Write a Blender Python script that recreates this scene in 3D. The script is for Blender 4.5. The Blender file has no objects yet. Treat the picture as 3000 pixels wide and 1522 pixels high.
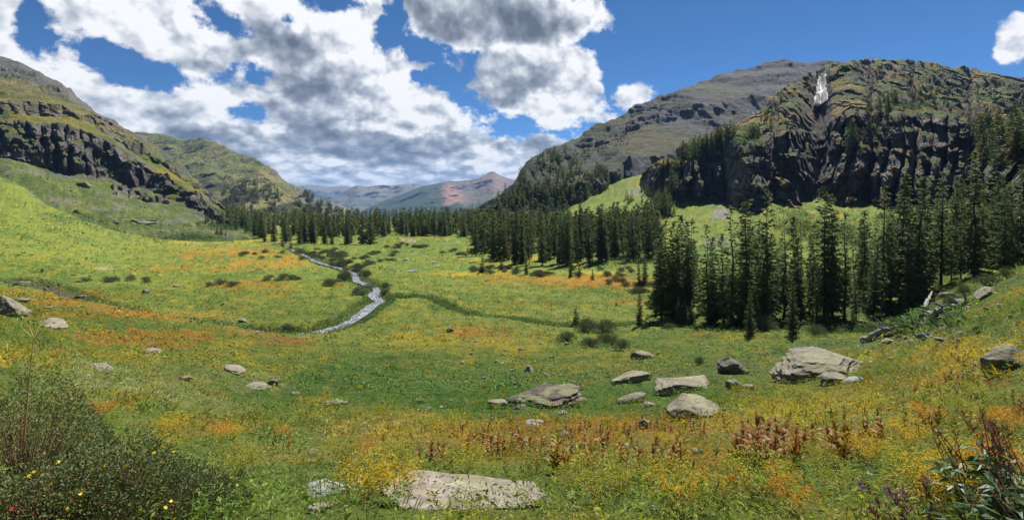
import bpy, bmesh, math, random
import numpy as np
random.seed(7)
rng = np.random.default_rng(7)
scene = bpy.context.scene
COL = scene.collection
rad = math.radians

# ------------------------------------------------------------------ camera
F, CX, HZ = 1500.0, 1500.0, 590.0          # focal length, centre column and horizon row of the 3000 x 1522 photograph
cam_d = bpy.data.cameras.new('camera'); cam = bpy.data.objects.new('camera', cam_d); COL.objects.link(cam)
cam.location = (0, 0, 0); cam.rotation_euler = (rad(90), 0, 0)
cam_d.sensor_width = 36; cam_d.lens = 18.0; cam_d.shift_y = -(761 - HZ) / 3000.0
cam_d.clip_start = 0.1; cam_d.clip_end = 90000
scene.camera = cam

# ------------------------------------------------------------------ sun, exposure
SUN_AZ, SUN_EL = rad(30), rad(52)           # azimuth measured from straight ahead towards the right
sdir = (math.sin(SUN_AZ) * math.cos(SUN_EL), math.cos(SUN_AZ) * math.cos(SUN_EL), math.sin(SUN_EL))
sun_d = bpy.data.lights.new('sun', 'SUN'); sun_d.energy = 5.0; sun_d.angle = rad(0.53); sun_d.color = (1.0, 0.95, 0.87)
sun = bpy.data.objects.new('sun', sun_d); COL.objects.link(sun)
from mathutils import Vector, Matrix
sun.rotation_euler = Vector(sdir).to_track_quat('Z', 'Y').to_euler()
scene.view_settings.view_transform = 'Standard'; scene.view_settings.look = 'None'
scene.view_settings.exposure = 0.85; scene.view_settings.gamma = 1.0
scene.cycles.use_denoising = True
scene.cycles.max_bounces = 5; scene.cycles.diffuse_bounces = 2; scene.cycles.glossy_bounces = 2
scene.cycles.transmission_bounces = 2; scene.cycles.volume_bounces = 0; scene.cycles.transparent_max_bounces = 6
scene.cycles.sample_clamp_indirect = 4

# ------------------------------------------------------------------ node helper
class N:
    def __init__(s, tree): s.t = tree; s.n = tree.nodes; s.l = tree.links
    def new(s, typ, **kw):
        nd = s.n.new(typ)
        for k, v in kw.items(): setattr(nd, k, v)
        return nd
    def put(s, sock, v):
        if isinstance(v, bpy.types.NodeSocket): s.l.new(v, sock)
        else: sock.default_value = v
    def m(s, op, a, b=0.0, c=0.0, clamp=False):
        nd = s.n.new('ShaderNodeMath'); nd.operation = op; nd.use_clamp = clamp
        s.put(nd.inputs[0], a); s.put(nd.inputs[1], b)
        if len(nd.inputs) > 2: s.put(nd.inputs[2], c)
        return nd.outputs[0]
    def vm(s, op, a, b=None, scale=None):
        nd = s.n.new('ShaderNodeVectorMath'); nd.operation = op
        s.put(nd.inputs[0], a)
        if b is not None: s.put(nd.inputs[1], b)
        if scale is not None: s.put(nd.inputs['Scale'], scale)
        return nd.outputs['Value'] if op in ('LENGTH', 'DOT_PRODUCT', 'DISTANCE') else nd.outputs[0]
    def mr(s, v, a, b, c=0.0, d=1.0, smooth=True):
        nd = s.n.new('ShaderNodeMapRange'); nd.interpolation_type = 'SMOOTHSTEP' if smooth else 'LINEAR'
        s.put(nd.inputs[0], v); s.put(nd.inputs[1], a); s.put(nd.inputs[2], b); s.put(nd.inputs[3], c); s.put(nd.inputs[4], d)
        return nd.outputs[0]
    def noise(s, vec, scale, detail=4, rough=0.55, dist=0.0, color=False, dim='3D'):
        nd = s.n.new('ShaderNodeTexNoise'); nd.noise_dimensions = dim
        if vec is not None: s.put(nd.inputs['Vector'], vec)
        nd.inputs['Scale'].default_value = scale; nd.inputs['Detail'].default_value = detail
        nd.inputs['Roughness'].default_value = rough; nd.inputs['Distortion'].default_value = dist
        return nd.outputs['Color'] if color else nd.outputs['Fac']
    def mix(s, f, a, b, typ='MIX'):
        nd = s.n.new('ShaderNodeMix'); nd.data_type = 'RGBA'; nd.blend_type = typ
        s.put(nd.inputs[0], f); s.put(nd.inputs[6], a); s.put(nd.inputs[7], b)
        return nd.outputs[2]
    def xyz(s, x, y, z):
        nd = s.n.new('ShaderNodeCombineXYZ'); s.put(nd.inputs[0], x); s.put(nd.inputs[1], y); s.put(nd.inputs[2], z); return nd.outputs[0]

# ------------------------------------------------------------------ sky with broken cumulus
W = bpy.data.worlds.new('World'); scene.world = W; W.use_nodes = True
W.node_tree.nodes.clear(); w = N(W.node_tree)
sky = w.new('ShaderNodeTexSky', sky_type='NISHITA'); sky.sun_disc = False
sky.sun_elevation = SUN_EL; sky.sun_rotation = SUN_AZ; sky.altitude = 3600; sky.air_density = 0.85; sky.dust_density = 0.2; sky.ozone_density = 3.0
tc = w.new('ShaderNodeTexCoord'); sep = w.new('ShaderNodeSeparateXYZ'); w.l.new(tc.outputs['Generated'], sep.inputs[0])
dx, dy, dz = sep.outputs
hor = w.m('SQRT', w.m('ADD', w.m('MULTIPLY', dx, dx), w.m('MULTIPLY', dy, dy)))
az = w.m('ARCTAN2', dx, dy); el = w.m('DIVIDE', dz, w.m('MAXIMUM', hor, 0.05))
P0 = w.xyz(az, el, 0.0)
def bend(P, scale, amt, det=3, off=(0, 0, 0), rough=0.55):
    c = w.noise(w.vm('ADD', P, off), scale, det, rough, color=True)
    return w.vm('ADD', P, w.vm('MULTIPLY', w.vm('SUBTRACT', c, (0.5, 0.5, 0.5)), (amt * 1.1, amt * 0.9, 0)))
P = bend(P0, 4.0, 0.09, 2)
P = bend(P, 12.0, 0.045, 3, (3.1, 1.7, 0), 0.6)
P = bend(P, 40.0, 0.012, 4, (1.1, 5.7, 0), 0.65)
PS = bend(bend(P0, 5.0, 0.07, 2, (9, 4, 0)), 22.0, .025, 4, (1, 4, 0))
DS = 3000 / 2576.0
def ell(x, y, rx, ry, Pv):
    """soft ellipse seen at photo position x, y (positive inside, 0 at its rim, roughly a distance)"""
    px, py = x * DS, y * DS; u = (px - CX) / F; v = (HZ - py) / F; a = math.atan(u)
    ca = math.cos(a); sx = F / DS / (ca * ca) ; sy = F / DS / ca
    q = w.vm('MULTIPLY', w.vm('SUBTRACT', Pv, (a, v * ca, 0)), (sx / rx, sy / ry, 0))
    return w.m('MULTIPLY_ADD', w.vm('LENGTH', q), -min(rx, ry, 130) / 80.0, min(rx, ry, 130) / 80.0)
def union(lst, Pv, sm=0.12):
    r = None
    for e in lst:
        g = ell(*e[:4], Pv)
        if len(e) > 4: g = w.m('MULTIPLY', g, e[4])
        r = g if r is None else w.m('SMOOTH_MAX', r, g, sm)
    return r
CLOUDS = [(20, 90, 95, 130), (300, 60, 190, 85), (150, 215, 150, 105), (330, 280, 300, 150), (620, 140, 230, 150), (700, 330, 380, 190),
          (850, 90, 190, 130), (1000, 300, 250, 190), (1260, 40, 255, 120), (1330, 190, 160, 105), (1430, 245, 100, 90), (1490, 300, 85, 50), (1030, 150, 60, 40),
          (1600, 245, 66, 38), (1300, 400, 260, 85), (900, 430, 560, 100), (1180, 330, 120, 70), (2572, 112, 58, 62), (560, 20, 200, 60), (430, 140, 130, 80),
          (-260, 200, 300, 260), (1490, 350, 60, 50), (1100, -120, 480, 90), (200, -110, 600, 110), (250, 430, 520, 80), (1000, 490, 640, 60), (-100, 330, 300, 160)]
HOLES = [(92, 72, 40, 85), (285, 155, 85, 34), (395, 182, 48, 28), (585, 62, 85, 30), (812, 12, 60, 26), (965, 85, 36, 40), (1068, 132, 62, 44),
         (1105, 205, 52, 34), (1185, 268, 56, 22), (1245, 290, 30, 16), (1345, 322, 100, 24), (1535, 222, 24, 38), (640, 190, 24, 12), (640, 285, 22, 9), (545, 180, 34, 12), (985, 40, 24, 28), (500, 70, 26, 14), (730, 60, 20, 12)]
GREY = [(1235, 30, 240, 82, 1.0), (1235, 185, 165, 72, 1.1), (770, 285, 190, 52, 1.0), (1000, 365, 240, 54, 1.2), (770, 345, 120, 48, 1.0), (700, 120, 150, 50, .6),
        (600, 390, 170, 40, .7), (1340, 375, 80, 30, .7), (720, 200, 150, 40, .5), (470, 335, 110, 40, .6), (850, 430, 120, 12, 1.0), (1100, 425, 150, 12, 1.0), (620, 320, 90, 30, .7)]
cl = union(CLOUDS, P); ho = union(HOLES, P)
ely = w.m('MULTIPLY', w.m('LOGARITHM', w.m('MAXIMUM', w.m('ADD', el, 0.12), 0.01), math.e), 0.40)   # billows flatten and shrink towards the horizon
PF = w.xyz(az, ely, 0.0)
fb = w.noise(PF, 7.0, 9, 0.62)
fb2 = w.noise(w.vm('ADD', PF, (5, 5, 0)), 24.0, 6, 0.65)
field = w.m('ADD', w.m('SMOOTH_MIN', cl, w.m('MULTIPLY', ho, -1.0), 0.1), w.m('ADD', w.m('MULTIPLY', w.m('SUBTRACT', fb, 0.5), 1.5), w.m('MULTIPLY', w.m('SUBTRACT', fb2, 0.5), 0.8)))
alpha = w.mr(field, -0.05, 0.18)
def lumps(Pv):
    vo = w.new('ShaderNodeTexVoronoi', feature='SMOOTH_F1'); vo.inputs['Scale'].default_value = 12.0; vo.inputs['Detail'].default_value = 3.0
    vo.inputs['Roughness'].default_value = 0.6; vo.inputs['Smoothness'].default_value = 0.35; w.put(vo.inputs['Vector'], Pv)
    return w.m('ADD', w.m('MULTIPLY', vo.outputs['Distance'], -0.55), w.m('MULTIPLY', w.noise(Pv, 8.0, 4, 0.5), 0.8))
PL = bend(PF, 14.0, 0.022, 3, (2, 8, 0))
rel = w.m('SUBTRACT', lumps(PL), lumps(w.vm('ADD', PL, (0.008, 0.024, 0))))
gr = union(GREY, PS, .14)
thick = w.mr(w.m('ADD', gr, w.m('ADD', w.m('MULTIPLY', w.m('SUBTRACT', fb, 0.5), 0.9), w.m('MULTIPLY', w.m('SUBTRACT', lumps(PL), 0.2), -0.35))), -0.06, 0.46)
bands = w.noise(w.vm('MULTIPLY', bend(PF, 8, 0.05, 3), (0.8, 1.6, 1)), 7.0, 6, 0.6)
low = w.mr(el, 0.03, 0.17, 1.0, 0.0)
bandg = w.m('MULTIPLY', low, w.mr(bands, 0.46, 0.68))
shade = w.m('ADD', w.m('ADD', w.m('MULTIPLY', w.m('MULTIPLY', thick, w.mr(fb2, .3, .7, .8, 1.1, False)), 0.54), w.m('MULTIPLY', bandg, 0.20)), w.m('ADD', w.m('MULTIPLY', rel, -1.15), w.m('MULTIPLY', w.m('SUBTRACT', lumps(PL), 0.30), -0.32)))
soft = w.m('MULTIPLY', w.mr(w.noise(PF, 4.4, 8, 0.65), 0.48, 0.74), 0.15)
shade = w.m('ADD', shade, soft)
shade = w.m('ADD', shade, w.mr(field, 0.0, 0.9, -0.22, -0.04))
ramp = w.new('ShaderNodeValToRGB'); cr = ramp.color_ramp
for i, (p, c) in enumerate([(0.0, (1.0, 1.0, 1.0, 1)), (0.12, (0.84, 0.86, 0.89, 1)), (0.32, (0.56, 0.60, 0.66, 1)), (0.62, (0.29, 0.325, 0.385, 1)), (1.0, (0.13, 0.155, 0.20, 1))]):
    e = cr.elements[i] if i < 2 else cr.elements.new(p)
    e.position = p; e.color = c
w.put(ramp.inputs[0], shade)
bg1 = w.new('ShaderNodeBackground'); bg2 = w.new('ShaderNodeBackground')
skyc = w.mix(1.0, sky.outputs[0], (0.42, 0.76, 1.0, 1), 'MULTIPLY')
w.put(bg1.inputs[0], skyc); bg1.inputs[1].default_value = 0.056
w.put(bg2.inputs[0], ramp.outputs[0]); bg2.inputs[1].default_value = 0.56
mxs = w.new('ShaderNodeMixShader'); w.put(mxs.inputs[0], w.m('MULTIPLY', alpha, w.mr(el, -0.02, 0.0))); w.l.new(bg1.outputs[0], mxs.inputs[1]); w.l.new(bg2.outputs[0], mxs.inputs[2])
wo = w.new('ShaderNodeOutputWorld'); w.l.new(mxs.outputs[0], wo.inputs[0])
W.cycles.sampling_method = 'MANUAL'; W.cycles.sample_map_resolution = 256

# ------------------------------------------------------------------ numpy tools
_T = np.random.default_rng(3).random((64, 64, 64)).astype(np.float32)
def vn(x, y, z):
    xi = np.floor(x).astype(np.int64); yi = np.floor(y).astype(np.int64); zi = np.floor(z).astype(np.int64)
    fx = x - xi; fy = y - yi; fz = z - zi
    fx = fx * fx * (3 - 2 * fx); fy = fy * fy * (3 - 2 * fy); fz = fz * fz * (3 - 2 * fz)
    r = 0
    for a in (0, 1):
        wa = fx if a else 1 - fx
        for b in (0, 1):
            wb = fy if b else 1 - fy
            for c in (0, 1):
                wc = fz if c else 1 - fz
                r = r + _T[(xi + a) & 63, (yi + b) & 63, (zi + c) & 63] * wa * wb * wc
    return r
def fbm(x, y, z=0.0, oct=4, gain=0.5):
    x = np.asarray(x, float); y = np.asarray(y, float); z = np.asarray(z, float) + np.zeros_like(x)
    s = 0; a = 1; t = 0
    for i in range(oct):
        s = s + a * vn(x + 17.3 * i, y + 5.1 * i, z + 9.7 * i); t += a; a *= gain
        x = x * 2.03; y = y * 2.03; z = z * 2.03
    return s / t
def ridged(x, y, z=0.0, oct=4, gain=0.5):
    x = np.asarray(x, float); y = np.asarray(y, float); z = np.asarray(z, float) + np.zeros_like(x)
    s = 0; a = 1; t = 0
    for i in range(oct):
        s = s + a * (1 - np.abs(2 * vn(x + 11.3 * i, y + 7.1 * i, z + 3.7 * i) - 1)) ; t += a; a *= gain
        x = x * 2.1; y = y * 2.1; z = z * 2.1
    return s / t
def sst(x, a, b):
    t = np.clip((x - a) / (b - a), 0, 1); return t * t * (3 - 2 * t)
def pchip(xk, yk, x):
    xk = np.asarray(xk, float); yk = np.asarray(yk, float)
    if len(xk) < 3: return np.interp(x, xk, yk)
    h = np.diff(xk); d = np.diff(yk) / h
    m = np.zeros(len(xk)); m[1:-1] = np.where(d[:-1] * d[1:] > 0, 2 * d[:-1] * d[1:] / (d[:-1] + d[1:] + 1e-12 * np.sign(d[1:] + 1e-30)), 0); m[0] = d[0]; m[-1] = d[-1]
    x = np.clip(x, xk[0], xk[-1]); i = np.clip(np.searchsorted(xk, x) - 1, 0, len(h) - 1)
    t = (x - xk[i]) / h[i]; t2 = t * t; t3 = t2 * t
    return (2 * t3 - 3 * t2 + 1) * yk[i] + (t3 - 2 * t2 + t) * h[i] * m[i] + (-2 * t3 + 3 * t2) * yk[i + 1] + (t3 - t2) * h[i] * m[i + 1]
def lerp(a, b, t): return a + (b - a) * t
def mixc(c, col, t):
    return c + (np.asarray(col, float) - c) * np.asarray(t)[..., None]

def new_mesh(name, V, faces, color=None, smooth=True, uv=None):
    """faces: (n,4) or (n,3) int array or list of such"""
    me = bpy.data.meshes.new(name)
    V = np.ascontiguousarray(V, dtype=np.float32).reshape(-1, 3)
    fl = faces if isinstance(faces, list) else [faces]
    fl = [np.asarray(f, dtype=np.int32) for f in fl if len(f)]
    li = np.concatenate([f.ravel() for f in fl]); tot = np.concatenate([np.full(len(f), f.shape[1], np.int32) for f in fl])
    st = np.concatenate([[0], np.cumsum(tot)[:-1]]).astype(np.int32)
    me.vertices.add(len(V)); me.vertices.foreach_set('co', V.ravel())
    me.loops.add(len(li)); me.loops.foreach_set('vertex_index', li)
    me.polygons.add(len(tot)); me.polygons.foreach_set('loop_start', st); me.polygons.foreach_set('loop_total', tot)
    me.polygons.foreach_set('use_smooth', np.full(len(tot), smooth, bool))
    if color is not None:
        c = np.ones((len(V), 4), np.float32); c[:, :3] = np.asarray(color).reshape(-1, 3)
        at = me.color_attributes.new('tint', 'FLOAT_COLOR', 'POINT'); at.data.foreach_set('color', c.ravel())
    me.update(calc_edges=True)
    return me
def link(name, me, mat=None, parent=None, label=None, category=None, group=None, kind=None, loc=None):
    o = bpy.data.objects.new(name, me); COL.objects.link(o)
    if mat is not None and me is not None and not me.materials: me.materials.append(mat)
    if parent is not None: o.parent = parent
    if loc is not None: o.location = loc
    if label: o['label'] = label
    if category: o['category'] = category
    if group: o['group'] = group
    if kind: o['kind'] = kind
    return o
def grid_faces(R, Cn):
    i = np.arange(R - 1)[:, None] * Cn + np.arange(Cn - 1)[None, :]
    return np.stack([i, i + 1, i + Cn + 1, i + Cn], -1).reshape(-1, 4)
def grid_normals(X, Y, Z):
    Pm = np.stack([X, Y, Z], -1); du = np.gradient(Pm, axis=1); dv = np.gradient(Pm, axis=0)
    n = np.cross(du, dv); n /= np.linalg.norm(n, axis=-1, keepdims=True) + 1e-12
    n *= np.where((n[..., 2:3] < 0), -1, 1); return n

# ------------------------------------------------------------------ materials
def mat_tint(name, rough=0.9, noise=((1.0, 0.25),), bump=(), spec=0.2, trans=0.0, wet=None):
    """vertex tint varied by procedural noise; bump = (scale, strength, distance, stretch)"""
    m = bpy.data.materials.new(name); m.use_nodes = True; m.node_tree.nodes.clear(); n = N(m.node_tree)
    at = n.new('ShaderNodeAttribute', attribute_name='tint'); c = at.outputs['Color']
    geo = n.new('ShaderNodeNewGeometry'); pos = geo.outputs['Position']
    for sc, am in noise:
        f = n.noise(pos, sc, 5, 0.6); f = n.mr(f, 0.3, 0.7, 1 - am, 1 + am, False)
        c = n.mix(1.0, c, n.xyz(f, f, f), 'MULTIPLY')
    b = n.new('ShaderNodeBsdfPrincipled'); n.put(b.inputs['Base Color'], c)
    b.inputs['Roughness'].default_value = rough; b.inputs['Specular IOR Level'].default_value = spec
    h = None
    for sc, st, di, sz in bump:
        f = n.noise(n.vm('MULTIPLY', pos, (1, 1, sz)), sc, 6, 0.62)
        bp = n.new('ShaderNodeBump'); bp.inputs['Strength'].default_value = st; bp.inputs['Distance'].default_value = di
        n.put(bp.inputs['Height'], f)
        if h is not None: n.put(bp.inputs['Normal'], h)
        h = bp.outputs[0]
    if h is not None: n.put(b.inputs['Normal'], h)
    out = n.new('ShaderNodeOutputMaterial'); sh = b.outputs[0]
    if trans:
        tr = n.new('ShaderNodeBsdfTranslucent'); n.put(tr.inputs[0], n.mix(1.0, c, (1.25, 1.3, .8, 1), 'MULTIPLY')); mx = n.new('ShaderNodeMixShader'); mx.inputs[0].default_value = trans
        n.l.new(sh, mx.inputs[1]); n.l.new(tr.outputs[0], mx.inputs[2]); sh = mx.outputs[0]
    n.l.new(sh, out.inputs[0]); return m
def mat_plain(name, c1, c2, scale=4.0, rough=0.85, bump=0.0, bdist=0.02, perobj=0.0, trans=0.0, spec=0.25, stretch=(1, 1, 1), hue=None):
    m = bpy.data.materials.new(name); m.use_nodes = True; m.node_tree.nodes.clear(); n = N(m.node_tree)
    tcn = n.new('ShaderNodeTexCoord'); pos = n.vm('MULTIPLY', tcn.outputs['Object'], stretch)
    f = n.noise(pos, scale, 5, 0.6); c = n.mix(n.mr(f, 0.3, 0.7), (*c1, 1), (*c2, 1))
    if perobj:
        oi = n.new('ShaderNodeObjectInfo'); k = n.mr(oi.outputs['Random'], 0, 1, 1 - perobj, 1 + perobj, False)
        c = n.mix(1.0, c, n.xyz(k, k, k), 'MULTIPLY')
        if hue: 
            r2 = n.m('FRACT', n.m('MULTIPLY', oi.outputs['Random'], 17.31)); c = n.mix(n.m('MULTIPLY', r2, hue[3]), c, (*hue[:3], 1))
    b = n.new('ShaderNodeBsdfPrincipled'); n.put(b.inputs['Base Color'], c); b.inputs['Roughness'].default_value = rough; b.inputs['Specular IOR Level'].default_value = spec
    if bump:
        bp = n.new('ShaderNodeBump'); bp.inputs['Strength'].default_value = bump; bp.inputs['Distance'].default_value = bdist
        n.put(bp.inputs['Height'], n.noise(pos, scale * 3, 6, 0.65)); n.put(b.inputs['Normal'], bp.outputs[0])
    out = n.new('ShaderNodeOutputMaterial'); sh = b.outputs[0]
    if trans:
        tr = n.new('ShaderNodeBsdfTranslucent'); n.put(tr.inputs[0], c); mx = n.new('ShaderNodeMixShader'); mx.inputs[0].default_value = trans
        n.l.new(sh, mx.inputs[1]); n.l.new(tr.outputs[0], mx.inputs[2]); sh = mx.outputs[0]
    n.l.new(sh, out.inputs[0]); return m
M_GROUND = mat_tint('ground', 0.95, ((0.35, .16), (1.7, .22), (7.0, .22)), ((1.2, .8, .35, 1), (6.0, .7, .08, 1)), 0.1)
M_MOUNT = mat_tint('mountain_rock', 0.92, ((0.02, .15), (0.12, .22), (0.6, .25)), ((0.12, 1.0, 7.0, 1.2), (0.45, 1.0, 2.6, 2.4)), 0.15)
M_FAR = mat_tint('far_rock', 0.95, ((0.003, .2), (0.02, .22)), ((0.006, .8, 40.0, 1),), 0.1)
M_LEAF = mat_tint('leaves', 0.6, (), (), 0.25, 0.35)
M_ROCK = mat_tint('boulder_rock', 0.9, ((1.6, .18), (9.0, .25)), ((3.0, .6, .10, 2.2), (14.0, .6, .03, 1)), 0.25)
M_NEEDLE = mat_plain('spruce_needles', (.062, .108, .042), (.165, .215, .075), 1.1, .7, perobj=.3, trans=.35, hue=(.140, .125, .045, .5))
M_BARK = mat_plain('bark', (.05, .04, .032), (.10, .085, .07), 6, .9, .8, .03, stretch=(1, 1, .2))
M_FOREST = mat_tint('forest_needles', .75, ((.35, .3),), (), .2, .3)
M_WILLOW = mat_plain('willow_leaves', (.085, .115, .050), (.155, .185, .095), 2.2, .7, perobj=.2, trans=.2)
M_TWIG = mat_plain('twigs', (.06, .045, .03), (.12, .09, .06), 8, .9)
M_SNOW = mat_plain('old_snow', (.66, .64, .63), (.88, .88, .90), .15, .7, .3, .3, trans=.3)
M_LOG = mat_plain('weathered_wood', (.13, .115, .10), (.34, .31, .28), 5, .85, 1.0, .04, stretch=(1, 1, 1))

# ------------------------------------------------------------------ ground heights (depth, photo row) along photo columns
G = {
 -2100: [(2.2, 1400), (3, 1200), (5, 980), (8, 820), (14, 700), (32, 640), (75, 600), (120, 560), (200, 480), (330, 360), (600, 250), (1000, 200), (3000, 500), (15800, 620)],
 -300: [(2.2, 1580), (3, 1400), (5, 1220), (8, 1100), (14, 980), (22, 905), (32, 860), (50, 835), (75, 815), (100, 800), (120, 790), (150, 745), (200, 630), (260, 540), (330, 450), (400, 400), (900, 300), (3000, 500), (15800, 620)],
 0: [(2.2, 1600), (3, 1450), (5, 1285), (8, 1165), (14, 1045), (22, 970), (32, 925), (50, 893), (75, 873), (100, 858), (120, 848), (150, 806), (200, 700), (260, 600), (330, 510), (400, 455), (600, 400), (1000, 420), (3000, 600), (15800, 620)],
 200: [(2.2, 1625), (3, 1475), (5, 1330), (8, 1220), (14, 1110), (22, 1035), (35, 975), (50, 938), (70, 905), (92, 882), (120, 872), (150, 822), (200, 742), (260, 665), (330, 590), (400, 540), (480, 500), (700, 460), (1000, 480), (3000, 640), (15800, 620)],
 400: [(2.2, 1645), (3, 1500), (5, 1372), (8, 1272), (14, 1170), (22, 1100), (35, 1030), (50, 983), (70, 940), (92, 912), (115, 893), (150, 836), (200, 770), (250, 716), (320, 658), (400, 612), (480, 572), (600, 540), (1000, 560), (3000, 700), (15800, 620)],
 600: [(2.2, 1655), (2.9, 1515), (4.5, 1415), (7, 1330), (12, 1240), (20, 1160), (30, 1090), (45, 1030), (62, 985), (82, 950), (105, 938), (150, 834), (200, 770), (260, 722), (330, 688), (420, 662), (520, 640), (700, 612), (1000, 620), (3000, 740), (15800, 620)],
 800: [(2.2, 1660), (2.8, 1535), (4, 1450), (6, 1380), (10, 1310), (17, 1232), (27, 1160), (40, 1090), (55, 1035), (75, 993), (95, 965), (110, 920), (150, 832), (200, 772), (250, 738), (320, 706), (400, 684), (500, 668), (700, 648), (1000, 640), (3000, 760), (15800, 620)],
 1200: [(2.2, 1660), (2.7, 1540), (3.6, 1462), (5, 1402), (8, 1340), (14, 1268), (25, 1186), (40, 1112), (60, 1045), (80, 1005), (100, 950), (150, 831), (200, 771), (250, 735), (330, 698), (450, 672), (600, 654), (900, 640), (1300, 650), (3000, 780), (15800, 620)],
 1500: [(2.2, 1660), (2.7, 1540), (3.6, 1460), (5, 1400), (8, 1338), (14, 1265), (25, 1183), (40, 1108), (60, 1042), (80, 1000), (100, 948), (150, 830), (200, 770), (250, 734), (330, 699), (450, 672), (600, 650), (900, 620), (1300, 650), (3000, 780), (15800, 620)],
 1700: [(2.2, 1658), (2.7, 1540), (3.6, 1460), (5, 1400), (8, 1337), (14, 1262), (25, 1178), (40, 1100), (60, 1036), (80, 990), (100, 945), (150, 830), (200, 770), (250, 733), (320, 696), (400, 655), (520, 598), (640, 570), (1000, 600), (3000, 780), (15800, 620)],
 1900: [(2.2, 1655), (2.7, 1540), (3.6, 1458), (5, 1398), (8, 1332), (14, 1255), (25, 1168), (40, 1090), (60, 1025), (80, 978), (100, 938), (150, 828), (200, 768), (250, 726), (320, 672), (400, 618), (520, 556), (640, 512), (800, 500), (1500, 600), (3000, 780), (15800, 620)],
 2080: [(2.2, 1650), (2.8, 1530), (4, 1440), (7, 1345), (12, 1260), (20, 1180), (32, 1105), (50, 1035), (70, 985), (88, 960), (110, 902), (150, 826), (200, 765), (250, 715), (320, 642), (400, 582), (480, 540), (640, 520), (1500, 600), (3000, 780), (15800, 620)],
 2300: [(2.2, 1640), (3, 1520), (4.5, 1430), (8, 1322), (14, 1232), (22, 1160), (35, 1088), (50, 1034), (70, 985), (86, 962), (100, 930), (130, 868), (170, 800), (220, 724), (270, 650), (320, 590), (400, 570), (600, 560), (3000, 780), (15800, 620)],
 2520: [(2.2, 1632), (3, 1512), (4.5, 1415), (8, 1300), (14, 1200), (22, 1125), (35, 1055), (48, 1015), (58, 998), (70, 985), (86, 955), (100, 915), (130, 845), (170, 770), (220, 690), (260, 632), (300, 596), (400, 570), (600, 560), (3000, 780), (15800, 620)],
 2680: [(2.2, 1626), (3, 1505), (4.3, 1405), (7.5, 1285), (13, 1175), (20, 1090), (32, 1000), (42, 952), (52, 922), (64, 935), (80, 925), (100, 868), (130, 800), (170, 735), (220, 665), (260, 612), (300, 585), (600, 560), (3000, 780), (15800, 620)],
 2850: [(2.2, 1620), (3, 1498), (4.2, 1390), (7, 1260), (12, 1130), (19, 1030), (30, 925), (40, 868), (48, 840), (60, 856), (75, 845), (95, 790), (125, 738), (160, 690), (200, 640), (250, 590), (400, 560), (3000, 780), (15800, 620)],
 3000: [(2.2, 1615), (3, 1490), (4, 1370), (7, 1200), (12, 1062), (19, 950), (30, 850), (38, 808), (46, 788), (58, 806), (75, 800), (95, 765), (130, 720), (170, 675), (200, 640), (250, 600), (400, 560), (3000, 780), (15800, 620)],
 3300: [(2.2, 1605), (3, 1470), (4, 1330), (7, 1120), (12, 960), (19, 840), (30, 740), (38, 700), (46, 690), (58, 700), (75, 710), (95, 700), (130, 680), (200, 620), (400, 560), (3000, 780), (15800, 620)],
 5100: [(2.2, 1500), (3, 1300), (4, 1100), (7, 850), (12, 700), (19, 600), (30, 520), (46, 480), (75, 480), (130, 500), (200, 520), (400, 500), (3000, 780), (15800, 620)],
}
gk = sorted(G)
py_ref = np.concatenate([np.arange(1658, 1400, -2.2), np.arange(1400, 760, -1.9), np.arange(760, 655, -1.1)])
c15 = G[1500]
dep_ref = np.exp(np.interp(-py_ref, [-b for a, b in c15[:14]], [math.log(a) for a, b in c15[:14]]))
DL = np.unique(np.concatenate([[2.2], dep_ref, np.exp(np.linspace(math.log(dep_ref.max() * 1.01), math.log(1300), 60)), np.exp(np.linspace(math.log(1400), math.log(15800), 12))]))
GPX = np.concatenate([np.arange(-2100, -200, 40), np.arange(-200, 3200, 2.6), np.arange(3200, 5101, 40)])
lk = np.log(DL)
colz = np.array([pchip([math.log(a) for a, b in G[k]], [b for a, b in G[k]], lk) for k in gk])   # keys x rows
def smooth_rows(A, s):
    kx = np.arange(-3 * s, 3 * s + 1); kr = np.exp(-kx ** 2 / (2.0 * s * s)); kr /= kr.sum()
    Ap = np.pad(A, ((0, 0), (len(kx) // 2,) * 2), mode='edge'); return np.stack([np.convolve(r, kr, 'valid') for r in Ap])
PYG = np.array([pchip(gk, colz[:, i], GPX) for i in range(len(DL))])      # rows x cols
U = (GPX - CX) / F
GX = U[None, :] * DL[:, None]; GY = np.repeat(DL[:, None], len(GPX), 1); GZ = (HZ - PYG) / F * GY

class Surf: pass
ground = Surf()
def g_z(px, D):
    """height of the ground under photo column px at depth D"""
    A = ground.Z; j = np.interp(px, GPX, np.arange(len(GPX))); i = np.interp(D, DL, np.arange(len(DL)))
    j0 = np.clip(np.floor(j).astype(int), 0, len(GPX) - 2); i0 = np.clip(np.floor(i).astype(int), 0, len(DL) - 2); fj = j - j0; fi = i - i0
    return (A[i0, j0] * (1 - fi) + A[i0 + 1, j0] * fi) * (1 - fj) + (A[i0, j0 + 1] * (1 - fi) + A[i0 + 1, j0 + 1] * fi) * fj
def g_at(px, py):
    """first ground point met from below in column px at row py"""
    j = int(round(float(np.interp(px, GPX, np.arange(len(GPX)))))); rows = HZ - ground.Z[:, j] / DL * F
    k = np.nonzero(rows <= py)[0]; i = int(k[0]) if len(k) else len(DL) - 1
    if i == 0: D = DL[0]
    else:
        t = (rows[i - 1] - py) / max(rows[i - 1] - rows[i], 1e-6); D = DL[i - 1] + (DL[i] - DL[i - 1]) * min(max(t, 0), 1)
    return np.array([(px - CX) / F * D, D, float(g_z(px, D))])
def g_xy(x, y):
    return float(g_z(x / max(y, .5) * F + CX, y))
ground.Z = GZ

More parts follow.
